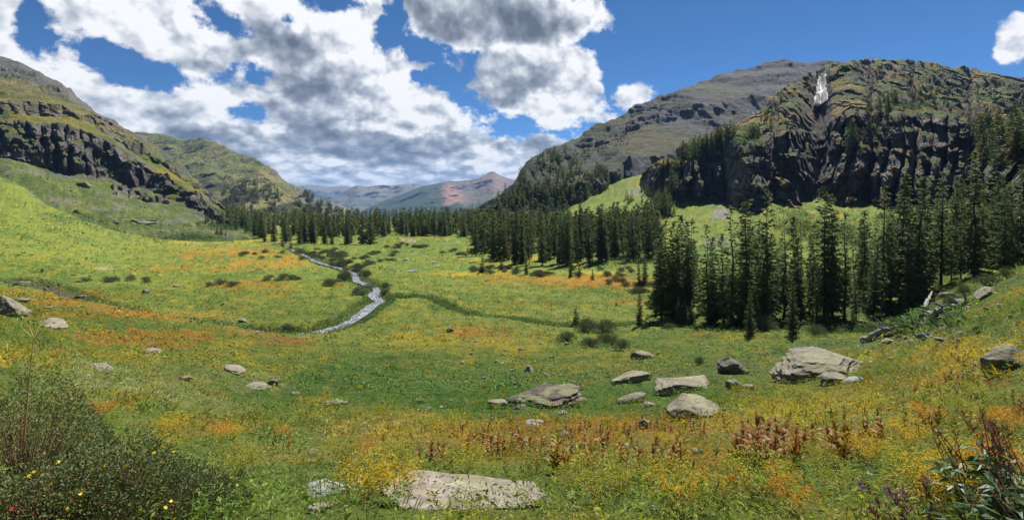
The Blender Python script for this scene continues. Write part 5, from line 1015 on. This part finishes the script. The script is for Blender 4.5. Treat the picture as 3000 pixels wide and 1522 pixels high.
for c1, c2, nm in [((.36, .24, .02), (.15, .055, .02), 'gold_brown'), ((.13, .17, .02), (.40, .30, .03), 'green_gold'), ((.20, .07, .025), (.34, .19, .05), 'rust'), ((.07, .13, .02), (.16, .20, .03), 'green')]:
    M_LILY.append(mat_plain('corn_lily_' + nm, c1, c2, 7, .55, perobj=.22, trans=.35))
LP = [lily_leaves(np.random.default_rng(600 + i)) for i in range(5)]
LMESH = {}
for i, (v, f) in enumerate(LP):
    for m_i, m_ in enumerate(M_LILY):
        me = new_mesh('corn_lily_leaves', v, f); me.materials.append(m_); LMESH[i, m_i] = me
sv, sf = tube([(0, 0, -.05), (.01, 0, .25), (0, .01, .62)], [.012, .010, .003], 6); STALK = new_mesh('corn_lily_stalk', sv, sf); STALK.materials.append(M_LILY[0])
def lily(px, py, mi, sc, label, group):
    p = g_at(px, py); e = link('corn_lily', None, label=label, category='corn lily', group=group, loc=tuple(p)); e.scale = (sc,) * 3; e.rotation_euler = (random.gauss(0, .12), random.gauss(0, .12), random.uniform(0, 6.28)); link('leaves', LMESH[random.randrange(5), mi], parent=e); link('stalk', STALK, parent=e)
LI = [(1900, 1150, 60, 34, 18, 2, 'rust brown corn lily in the clump right of centre near the bottom'), (1990, 1155, 50, 26, 8, 2, 'brown corn lily right of the rust clump'), (2110, 1150, 60, 22, 14, 0, 'yellow brown corn lily in the row on the lower right'), (2200, 1120, 40, 20, 5, 0, 'gold corn lily at the right end of the row'),
      (1500, 1190, 150, 22, 26, 0, 'golden corn lily in the band above the broad slab'), (1680, 1170, 90, 26, 16, 0, 'golden corn lily between the slab and the rust clump'), (1300, 1150, 200, 20, 30, 0, 'brown gold corn lily in the wide brown band'), (1080, 1170, 70, 12, 9, 2, 'rusty corn lily at the left end of the brown band'),
      (1560, 1100, 260, 26, 34, 2, 'small rusty corn lily far back in the brown band'), (2450, 960, 80, 20, 18, 3, 'green gold corn lily in the clump below the right edge boulder'), (1690, 1065, 70, 16, 12, 3, 'green corn lily below the pointed light boulder'), (2080, 1050, 120, 24, 16, 1, 'yellow green corn lily on the right slope'), (2400, 1010, 120, 24, 16, 1, 'yellow tipped corn lily under the right edge boulder'), (2280, 1080, 160, 30, 16, 1, 'yellow corn lily scattered on the lower right slope'), (700, 1130, 40, 10, 5, 3, 'green corn lily behind the dark flowering shrub')]
for cx, cy, rx, ry, k, mi, lab in LI:
    for i in range(k): lily((cx + random.gauss(0, rx * .5)) * s_, (cy + random.gauss(0, ry * .6)) * s_, mi if random.random() < .75 else random.randrange(3), random.uniform(.30, .58) * (1.45 if cx in (1900, 1990, 2110, 2200) else 1), lab, 'corn lilies: ' + lab.split(' corn')[0])
# the smaller ones of the bands as one mass
VV = []; CC = []; FF = []; off = 0
dens_pts = []
P, c, px, ii, jj = sample_plants(4.5, 42, lambda D: .22 * F / D, .75, rv)
warm = (c[:, 0] - c[:, 1] * 1.02) > .02
keep = warm & (rv.random(len(P)) < .85); P = P[keep]; c = c[keep]
for q, cl_ in zip(P, c):
    v, f = LP[rv.integers(0, 5)]; a = rv.uniform(0, 6.28); s = rv.uniform(.22, .5); ca, sa = math.cos(a) * s, math.sin(a) * s; w2 = np.column_stack([v[:, 0] * ca - v[:, 1] * sa, v[:, 0] * sa + v[:, 1] * ca, v[:, 2] * s]) + q
    VV.append(w2); FF.append(f + off); off += len(v); col = PAL[0] if rv.random() < .2 else np.array([(.36, .22, .02), (.26, .10, .02), (.40, .30, .03), (.18, .07, .02)][rv.integers(0, 4)]); CC.append(np.tile(col * rv.uniform(.7, 1.2), (len(v), 1)) * rv.uniform(.8, 1.15, (len(v), 1)))
if VV: link('corn_lily_cover', new_mesh('corn_lily_cover', np.concatenate(VV), np.concatenate(FF), np.concatenate(CC), smooth=False), M_LEAF, kind='stuff', label='bands of small corn lilies turning brown and gold')
print('small lilies', len(P))

# willow-like ground thickets along ditch and banks
VEG_V = []; VEG_C = []
for path, lo, hi in ((di3, -1.6, 1.6), (st3, 2.0, 3.6)):
    n = 5000 if lo > 0 else 4200; k = rv.integers(0, len(path) - 1, n); f = rv.random(n)[:, None]; p = path[k] * (1 - f) + path[k + 1] * f; tg = unit(path[k + 1] - path[k]); nr = np.stack([-tg[:, 1], tg[:, 0]], 1)
    o = rv.uniform(lo, hi, n) if lo < 0 else rv.uniform(lo, hi, n) * rv.choice([-1, 1], n); p = p.copy(); p[:, :2] += nr * o[:, None] + rv.normal(size=(n, 2)) * .3; p[:, 2] = g_z(p[:, 0] / p[:, 1] * F + CX, p[:, 1])
    pxq = p[:, 0] / p[:, 1] * F + CX; p = p[(pxq > -100) & (pxq < 2300)]
    herb(p, np.tile(np.array((.095, .15, .05)), (len(p), 1)) * rv.uniform(.6, 1.5, (len(p), 1)), rv, 7, .35, .55, .30, .4, .5, .1)
V = np.concatenate(VEG_V); Cc = np.concatenate(VEG_C); link('bank_undergrowth', new_mesh('bank_undergrowth', V, quads(len(V) // 4), Cc, smooth=False), M_LEAF, kind='stuff', label='dark green undergrowth along the stream banks and ditch')
# leafy thickets of the shaded and lit slopes beyond the spruces
VEG_V = []; VEG_C = []
def thicket(S, cx, cy, rx, ry, n, size, col):
    pts = []
    for i in range(n):
        x = (cx + random.gauss(0, rx * .5)) * s_; y = (cy + random.gauss(0, ry * .5)) * s_; p = s_at(S, x, y) if S is not None else g_at(x, y)
        if p is not None: pts.append(p)
    pts = np.array(pts); herb(pts, np.tile(np.array(col), (len(pts), 1)) * rv.uniform(.6, 1.4, (len(pts), 1)), rv, 14, size, size * .9, size * .5, .5, .5, .1)
for a in [(None, 2330, 560, 120, 50, 500, 1.4, (.06, .11, .035)), (None, 2100, 590, 110, 40, 420, 1.3, (.06, .105, .04)), (None, 2420, 470, 90, 50, 300, 1.5, (.06, .11, .03)), (None, 2000, 560, 60, 40, 240, 1.3, (.065, .11, .04)), (None, 1620, 655, 110, 16, 300, .9, (.07, .12, .05)), (None, 1720, 480, 60, 20, 120, 1.6, (.055, .10, .03)), (MS, 1880, 350, 40, 30, 160, 1.6, (.06, .11, .03)), (MS, 2290, 270, 70, 14, 160, 1.7, (.06, .11, .03)), (MS, 2200, 340, 40, 40, 90, 1.7, (.05, .09, .03)), (None, 2200, 830, 160, 10, 400, .6, (.06, .10, .035)), (None, 1900, 820, 140, 14, 360, .6, (.05, .09, .03)), (None, 560, 570, 60, 10, 160, 2.0, (.05, .10, .03)), (None, 480, 600, 100, 10, 200, 1.2, (.05, .09, .03)), (None, 250, 560, 160, 30, 160, 1.0, (.045, .08, .03))]: thicket(*a)
V = np.concatenate(VEG_V); Cc = np.concatenate(VEG_C); link('slope_undergrowth', new_mesh('slope_undergrowth', V, quads(len(V) // 4), Cc, smooth=False), M_LEAF, kind='stuff', label='leafy green thickets on the scree slopes and under the spruces')

# ------------------------------------------------------------------ foreground shrubs and flowers
def fol_mesh(name, P, d, L, Wd, mat, sag=.1, r=None):
    Q = leaves(P, d, L, Wd, sag, r); me = new_mesh(name, Q.reshape(-1, 3), quads(len(Q)), smooth=False); me.materials.append(mat); return me
M_CINQ = mat_plain('cinquefoil_leaves', (.070, .105, .034), (.18, .21, .075), 9, .65, trans=.2); M_STEMR = mat_plain('reddish_stems', (.10, .045, .03), (.20, .10, .06), 9, .8)
M_YPET = mat_plain('yellow_petals', (.75, .55, .01), (.80, .62, .03), 9, .5, trans=.3); M_BROWNF = mat_plain('spent_flowers', (.30, .15, .05), (.20, .09, .04), 9, .8)
def cinquefoil(px, D, rx, rz, n, label, seed):
    r = np.random.default_rng(seed); p0 = np.array(gp(px, D)); root = link('cinquefoil_shrub', None, label=label, category='shrub', loc=tuple(p0))
    a = r.uniform(0, 6.28, n); u = r.random(n) ** .5; h = (1 - u ** 2.2) * rz; th = .35 + .65 * r.random(n) ** .5; lump = .62 + .76 * fbm(np.cos(a) * u * 5 + seed, np.sin(a) * u * 5, 0, 3) + .25 * (r.random(n) ** 8)
    P = np.stack([np.cos(a) * u * rx, np.sin(a) * u * rx * .8, h * th * lump + .02], 1) * np.array([1, 1, 1]); d = unit(np.stack([np.cos(a) * u, np.sin(a) * u, np.full(n, .8)], 1) + r.normal(size=(n, 3)) * .6)
    link('foliage', fol_mesh('foliage', P, d, r.uniform(.012, .026, n), .008, M_CINQ, r=r), parent=root)
    parts = []
    for i in range(420):
        k = r.integers(0, n); e = P[k]; s = np.array([e[0] * .25, e[1] * .25, -.03]); m_ = (s + e) / 2 + np.array([0, 0, -.03]); parts.append(tube([s, m_, e], [.0035, .0025, .001], 3))
    v, f = join(parts); link('stems', new_mesh('stems', v, f), M_STEMR, parent=root)
    top = P[(th > .93)]; k = r.choice(len(top), 24, replace=False); fl = []; fn = []
    for q in top[k]:
        nn = unit(np.array([r.normal() * .4, -.5 + r.normal() * .3, .8])); t1 = unit(np.cross(nn, [1, 0, .2])); t2 = np.cross(nn, t1)
        for j in range(5):
            an = j * 1.2566; dd = t1 * math.cos(an) + t2 * math.sin(an); ss = np.cross(nn, dd); c_ = q + nn * .012
            fl += [c_, c_ + dd * .006 + ss * .004, c_ + dd * .010, c_ + dd * .006 - ss * .004]
    fl = np.array(fl)
    for j in range(len(fl) // 20): me_ = new_mesh('flower', fl[j * 20:j * 20 + 20], quads(5), smooth=False); me_.materials.append(M_YPET); link('flower', me_, parent=root)
    k = r.choice(len(top), 350); link('seed_heads', fol_mesh('seed_heads', top[k] + [0, 0, .008], r.normal(size=(350, 3)), .010, .008, M_BROWNF, r=r), parent=root, kind='stuff')
cinquefoil(60, 3.3, .62, .60, 14000, 'dark cinquefoil bush at the left edge with brown seed heads', 1)
cinquefoil(330, 2.75, .52, .40, 13000, 'dark cinquefoil bush with bright yellow flowers at the lower left', 2)
cinquefoil(560, 3.05, .34, .22, 6000, 'low right arm of the yellow flowering bush at the lower left', 3)
cinquefoil(150, 2.5, .42, .30, 9000, 'dark cinquefoil bush in the bottom left corner above the rock', 4)
def spire_plant(px, D, n_st, H, spread, label, leafcol, stemcol, plume, seed, leafL=.09, lean=(0, 0), name='fireweed', low=0.0, flowers=None):
    r = np.random.default_rng(seed); p0 = np.array(gp(px, D)); root = link(name, None, label=label, category='wildflower', loc=tuple(p0)); LB = []; LD = []; parts = []; FB = []; HB = []; HD = []
    for s in range(n_st):
        b = np.array([r.normal() * spread, r.normal() * spread * .7, -.03]); tip = b + np.array([r.normal() * .10 + lean[0], r.normal() * .08 + lean[1], H * r.uniform(.75, 1.05)]); mid = (b + tip) / 2 + np.array([-lean[0] * .2, 0, .03]); parts.append(tube([b, mid, tip], [.005, .0035, .0015], 4))
        for i in range(34):
            t = r.uniform(.06, .62); q = b * (1 - t) + tip * t; a = r.uniform(0, 6.28); LB.append(q); LD.append([math.cos(a), math.sin(a), .35])
        for i in range(44):
            t = r.uniform(.60, 1.0); q = b * (1 - t) + tip * t; a = r.uniform(0, 6.28); HB.append(q); HD.append([math.cos(a) * .8, math.sin(a) * .8, 1.3])
        FB.append(tip)
    v, f = join(parts); link('stems', new_mesh('stems', v, f), stemcol, parent=root); LB = np.array(LB); link('leaves', fol_mesh('leaves', LB, np.array(LD), r.uniform(.6, 1.2, len(LB)) * leafL, leafL * .17, leafcol, .3, r), parent=root)
    if plume is not None:
        for j in range(n_st): hb = np.array(HB[j * 44:j * 44 + 44]); link('seed_plume', fol_mesh('seed_plume', hb, np.array(HD[j * 44:j * 44 + 44]), r.uniform(.03, .06, len(hb)), .005, plume, .0, r), parent=root)
    if flowers is not None:
        for q in FB: fb_ = q + r.normal(size=(9, 3)) * .012; link('flower_head', fol_mesh('flower_head', fb_, r.normal(size=(9, 3)), .018, .011, flowers, 0, r), parent=root)
M_FWL = mat_plain('fireweed_leaves', (.065, .12, .05), (.14, .20, .09), 6, .5, trans=.25); M_FWS = mat_plain('fireweed_pods', (.16, .045, .05), (.26, .10, .09), 8, .6); M_PURP = mat_plain('purple_petals', (.30, .05, .40), (.40, .10, .50), 9, .5, trans=.3); M_REDF = mat_plain('dark_red_heads', (.20, .02, .02), (.28, .05, .04), 9, .7); M_PALEST = mat_plain('dry_stalk', (.45, .33, .12), (.35, .22, .08), 9, .8)
spire_plant(2960, 2.75, 13, .62, .12, 'fireweed clump with dark red pods and long leaves at the lower right edge', M_FWL, M_FWS, M_FWS, 11, .13, (-.16, 0))
spire_plant(2985, 2.45, 10, .40, .12, 'leafy dark green fireweed filling the bottom right corner', M_FWL, M_FWS, None, 12, .14, (-.05, 0))
spire_plant(2680, 2.55, 9, .24, .06, 'small dark red fireweed with one purple bloom at the bottom right', M_FWL, M_FWS, M_FWS, 13, .05, (-.10, 0), flowers=M_PURP)
spire_plant(40, 2.4, 12, .22, .14, 'grey green leafy herb with dark red heads in the bottom left corner', M_WILLOW, M_STEMR, None, 14, .055, flowers=M_REDF)
spire_plant(150, 2.42, 9, .17, .10, 'grey green leafy herb beside the bottom left rock', M_WILLOW, M_STEMR, None, 15, .05, flowers=M_REDF)
p = np.array(gp(70, 3.0)); v, f = tube([p + [0, 0, .35], p + [.03, 0, .70], p + [.06, 0, .98]], [.004, .0035, .002], 5); v2, f2 = join([(v, f)] + [tube([p + [.06, 0, .95], p + [.06 + .07 * math.cos(a), .05 * math.sin(a), 1.03]], [.002, .001], 3) for a in np.linspace(0, 6, 8)])
link('dry_stalk', new_mesh('dry_stalk', v2, f2), M_PALEST, label='single tall yellow dry stalk rising out of the left bush', category='dry stalk')
FERN = {}
def fern_clump(px, py, label, mat, seed, sc=1.0, group=None, share=False):
    if share:
        key = (mat.name, seed % 3)
        if key in FERN:
            e = link('feathery_herb', None, label=label, category='wildflower', group=group, loc=tuple(g_at(px, py))); e.scale = (sc,) * 3; e.rotation_euler = (0, 0, random.uniform(0, 6.28)); link('leaflets', FERN[key][0], parent=e); link('stems', FERN[key][1], parent=e); return
        sc = 1.0
    r = np.random.default_rng(seed); p0 = g_at(px, py); root = link('feathery_herb', None, label=label, category='wildflower', group=group, loc=tuple(p0)); n = 1500; br = r.integers(0, 22, n); a = br * .2856 + r.normal(0, .05, n); t = r.random(n); side = r.normal(0, .10, n) * (1 - t * .5); rr = t * .22 * sc
    P = np.stack([np.cos(a) * rr - np.sin(a) * side * .5 * sc, np.sin(a) * rr + np.cos(a) * side * .5 * sc, .05 + .17 * sc * np.sin(t * 2.4) + .04 * (br % 3) * sc], 1); link('leaflets', fol_mesh('leaflets', P, np.stack([np.cos(a), np.sin(a), r.normal(0, .4, n)], 1) + r.normal(size=(n, 3)) * .5, r.uniform(.014, .028, n) * sc, .008 * sc, mat, .1, r), parent=root)
    parts = [tube([(0, 0, -.02), (math.cos(b * .2856) * .1 * sc, math.sin(b * .2856) * .1 * sc, .16 * sc), (math.cos(b * .2856) * .22 * sc, math.sin(b * .2856) * .22 * sc, .15 * sc)], [.003, .002, .001], 3) for b in range(22)]; v, f = join(parts); so = link('stems', new_mesh('stems', v, f), M_PALEST, parent=root)
    if share: FERN[key] = (root.children[0].data, so.data)
M_FYG = mat_plain('herb_yellow_green', (.26, .28, .03), (.42, .40, .04), 6, .6, perobj=.15, trans=.35); M_FOR = mat_plain('herb_orange', (.62, .25, .02), (.50, .30, .03), 6, .6, perobj=.15, trans=.35); M_FYE = mat_plain('herb_yellow', (.60, .42, .02), (.50, .38, .03), 6, .6, perobj=.15, trans=.35)
for i, (x, y, m_, lab) in enumerate([(555, 1112, M_FOR, 'orange feathery herb, brightest on the left slope'), (430, 1095, M_FYE, 'yellow orange feathery herb left of the brightest orange one'), (255, 1055, M_FOR, 'small orange feathery herb above the dark bush'), (1000, 1262, M_FYE, 'yellow feathery herb left of the broad slab'), (965, 1235, M_FYG, 'yellow green feathery herb at the left tip of the broad slab'), (2335, 1075, M_FOR, 'orange feathery herb on the right slope'), (2545, 1100, M_FOR, 'orange feathery herb beside the dark red fireweed'), (2290, 1130, M_FYE, 'yellow feathery herb above the brown lily row'), (2060, 1180, M_FYG, 'yellow green feathery herb under the brown lilies'), (2180, 1170, M_FYE, 'yellow feathery herb right of the brown lilies'), (1700, 1290, M_FYE, 'bright yellow feathery herb at the bottom right of centre'), (1560, 1240, M_FYG, 'lime feathery herb below the golden lilies'), (640, 1050, M_FYG, 'lime feathery herb on the left slope'), (700, 1010, M_FYG, 'pale lime herb below the dark block'), (1905, 1270, M_FYG, 'lime feathery herb at the bottom, right of the bright yellow one'), (2440, 1200, M_FYE, 'yellow feathery herb near the lone grey stone'), (860, 1170, M_FYG, 'lime feathery herb uphill of the small grey slab'), (600, 1200, M_FYG, 'lime feathery herb right of the flowering bush')]):
    fern_clump(x * s_, y * s_, lab, m_, 700 + i, random.uniform(.8, 1.2))
for i in range(150):
    py = 1522 - 560 * random.random() ** 1.0; px = random.uniform(-20, 3020)
    if px < 650 and py > 1060 + px * .35: continue
    if 1080 < px < 1640 and py > 1400: continue
    m_, nm = random.choice([(M_FYG, 'yellow green'), (M_FYG, 'yellow green'), (M_FYE, 'yellow'), (M_FOR, 'orange'), (M_FYG, 'yellow green')])
    fern_clump(px, py, 'small %s feathery herb among the foreground grasses' % nm, m_, i, random.uniform(.5, 1.1), nm + ' feathery herbs in the foreground', True)

# ------------------------------------------------------------------ hikers
M_SKIN = mat_plain('skin', (.42, .24, .16), (.46, .27, .18), 5, .6); M_HAIR = mat_plain('hair', (.03, .02, .012), (.05, .03, .02), 9, .6)
def skin_obj(name, verts, edges, radii, mat, parent, root=0):
    me = bpy.data.meshes.new(name); me.from_pydata([tuple(v) for v in verts], edges, []); o = link(name, me, mat, parent=parent); sk = o.modifiers.new('skin', 'SKIN'); sk.use_smooth_shade = True
    for i, rr in enumerate(radii): me.skin_vertices[0].data[i].radius = (rr, rr)
    me.skin_vertices[0].data[root].use_root = True; ss = o.modifiers.new('sub', 'SUBSURF'); ss.levels = 1; ss.render_levels = 1; return o
def person(px, py, label, pose='stand', rot=0., shirt=(.1, .1, .12), shorts=(.05, .05, .07), pack=None):
    p = g_at(px, py); e = link('person', None, label=label, category='person', loc=tuple(p)); e.rotation_euler = (0, 0, rot)
    if pose == 'stand': hip = .92; K = {s: ((s * .10, -.02, .50), (s * .11, .03, .09), (s * .12, -.12, .03)) for s in (-1, 1)}; tor = [(0, 0, hip), (0, 0, 1.12), (0, .01, 1.36), (0, 0, 1.50), (0, -.01, 1.60), (0, -.02, 1.70)]
    elif pose == 'walk': hip = .90; K = {s: ((s * .09, -.16 * s - .04, .50), (s * .09, -.25 * s + .12, .10), (s * .10, -.25 * s - .02, .03)) for s in (-1, 1)}; tor = [(0, 0, hip), (0, -.02, 1.10), (0, -.05, 1.34), (0, -.08, 1.48), (0, -.10, 1.57), (0, -.13, 1.67)]
    else: hip = .34; K = {s: ((s * .14, -.42, .48), (s * .14, -.62, .09), (s * .15, -.75, .04)) for s in (-1, 1)}; tor = [(0, 0, hip), (0, -.04, .54), (0, -.10, .78), (0, -.14, .92), (0, -.17, 1.01), (0, -.20, 1.11)]
    V = list(tor); R = [.13, .115, .13, .05, .075, .085]; E = [(0, 1), (1, 2), (2, 3), (3, 4), (4, 5)]
    for s in (-1, 1):
        sh = np.array(tor[2]) + [s * .18, 0, .05]
        if pose == 'sit': el_, wr = sh + [s * .05, -.12, -.26], np.array([s * .14, -.36, .52])
        else: el_ = sh + [s * .06, .03, -.28]; wr = el_ + [s * .0, -.10, -.24]
        hd = wr + (wr - el_) * .32; i = len(V); V += [sh, el_, wr, hd]; R += [.055, .042, .028, .026]; E += [(2, i), (i, i + 1), (i + 1, i + 2), (i + 2, i + 3)]
        fd = (wr - el_) / np.linalg.norm(wr - el_)
        for q in range(4):
            j = len(V); o1 = hd + fd * .035 + np.array([0, (q - 1.5) * .020, 0]); o2 = o1 + fd * (.035 + .008 * (1.5 - abs(q - 1.5))) + np.array([-s * .012, 0, 0]); V += [o1, o2]; R += [.009, .007]; E += [(i + 3, j), (j, j + 1)]
        j = len(V); V += [hd + np.array([0, -.045, .0]), hd + np.array([0, -.06, 0]) + fd * .03]; R += [.010, .008]; E += [(i + 2, j), (j, j + 1)]
        j = len(V); V += [np.array(tor[0]) + [s * .09, 0, -.06], *[np.array(q) for q in K[s]]]; R += [.095, .062, .042, .036]; E += [(0, j), (j, j + 1), (j + 1, j + 2), (j + 2, j + 3)]
    skin_obj('body', V, E, R, M_SKIN, e)
    ms = mat_plain('shirt', shirt, tuple(c * .85 for c in shirt), 6, .9); mh = mat_plain('shorts', shorts, tuple(c * .85 for c in shorts), 6, .9)
    sv = [tor[0], tor[1], tor[2]]; se = [(0, 1), (1, 2)]; sr = [.15, .14, .15]
    for s in (-1, 1):
        sh = np.array(tor[2]) + [s * .18, 0, .05]; i = len(sv); sv += [sh, sh + np.array([s * .03, .0, -.16])]; sr += [.075, .065]; se += [(2, i), (i, i + 1)]
    skin_obj('shirt', sv, se, sr, ms, e)
    hv = [np.array(tor[0]) + [0, 0, .03]]; hr = [.15]; he = []
    for s in (-1, 1): i = len(hv); a0 = np.array(tor[0]) + [s * .09, 0, -.06]; kn = np.array(K[s][0]); hv += [a0, a0 * .25 + kn * .75]; hr += [.115, .09]; he += [(0, i), (i, i + 1)]
    skin_obj('shorts', hv, he, hr, mh, e)
    v, f = SPH[3]; hc = np.array(tor[5]) + [0, .012, .03]; hm = v[:, :] * np.array([.092, .105, .10]); hm = np.where((v[:, 1:2] < -.35) & (v[:, 2:3] < .35), hm * .8, hm); link('hair', new_mesh('hair', hm + hc, f), M_HAIR, parent=e)
    if pack: 
        mp = mat_plain('pack', pack, tuple(c * .7 for c in pack), 6, .9); pc_ = np.array(tor[2]) + [0, .24, -.08]; v, f = SPH[3]; bx = np.sign(v) * np.abs(v) ** .55 * np.array([.15, .11, .25]); link('backpack', new_mesh('backpack', bx + pc_, f), mp, parent=e)
person(121, 803, 'hiker in dark clothes standing highest on the trail, left of a pair', 'stand', 2.8, (.05, .05, .07), (.04, .04, .05)); person(126, 802, 'hiker with a dark blue pack, right of the pair highest on the trail', 'walk', .4, (.05, .07, .14), (.05, .05, .06), (.03, .05, .11))
person(142, 848, 'hiker in pale top and dark shorts standing beside a seated one', 'stand', .3, (.45, .38, .34), (.03, .05, .06)); person(131, 851, 'hiker seated on the ground at the left of the resting group', 'sit', 1.9, (.12, .09, .09), (.06, .05, .05))
person(172, 846, 'hiker in black standing upright at the right of the resting group', 'stand', 3.2, (.03, .03, .035), (.03, .03, .035), (.14, .05, .04)); person(174, 861, 'hiker in reddish top seated lowest of the resting group', 'sit', .6, (.35, .12, .07), (.25, .2, .17))

# ------------------------------------------------------------------ waterfall thread on the right rock wall
wp = []
for px, py in [(2992, 620), (2984, 650), (2975, 680), (2965, 700), (2958, 730), (2954, 748)]:
    q = s_at(RE, px, py)
    if q is None: q = g_at(px, py)
    wp.append(q * (1 - 1.2 / q[1]))
v, f = tube(wp, [.12, .2, .28, .3, .35, .4], 6); link('waterfall', new_mesh('waterfall', v, f), M_SNOW, label='thin white waterfall on the brown rock wall at the right edge', category='waterfall')

# ------------------------------------------------------------------ haze
hm = bpy.data.materials.new('haze_air'); hm.use_nodes = True; hm.node_tree.nodes.clear(); n = N(hm.node_tree); pv = n.new('ShaderNodeVolumePrincipled')
pv.inputs['Color'].default_value = (.30, .55, 1.0, 1); pv.inputs['Density'].default_value = HAZE = 4.0e-5; pv.inputs['Anisotropy'].default_value = 0.1
o = n.new('ShaderNodeOutputMaterial'); n.l.new(pv.outputs[0], o.inputs[1])
bx = np.array([[x, y, z] for x in (-38500, 38500) for y in (-2000, 16600) for z in (-760, 760)], float)
link('haze', new_mesh('haze', bx, np.array([[0, 1, 3, 2], [4, 6, 7, 5], [0, 4, 5, 1], [2, 3, 7, 6], [0, 2, 6, 4], [1, 5, 7, 3]]), smooth=False), hm, kind='stuff', label='thin blue mountain haze')
print('trees', n_tree[0])
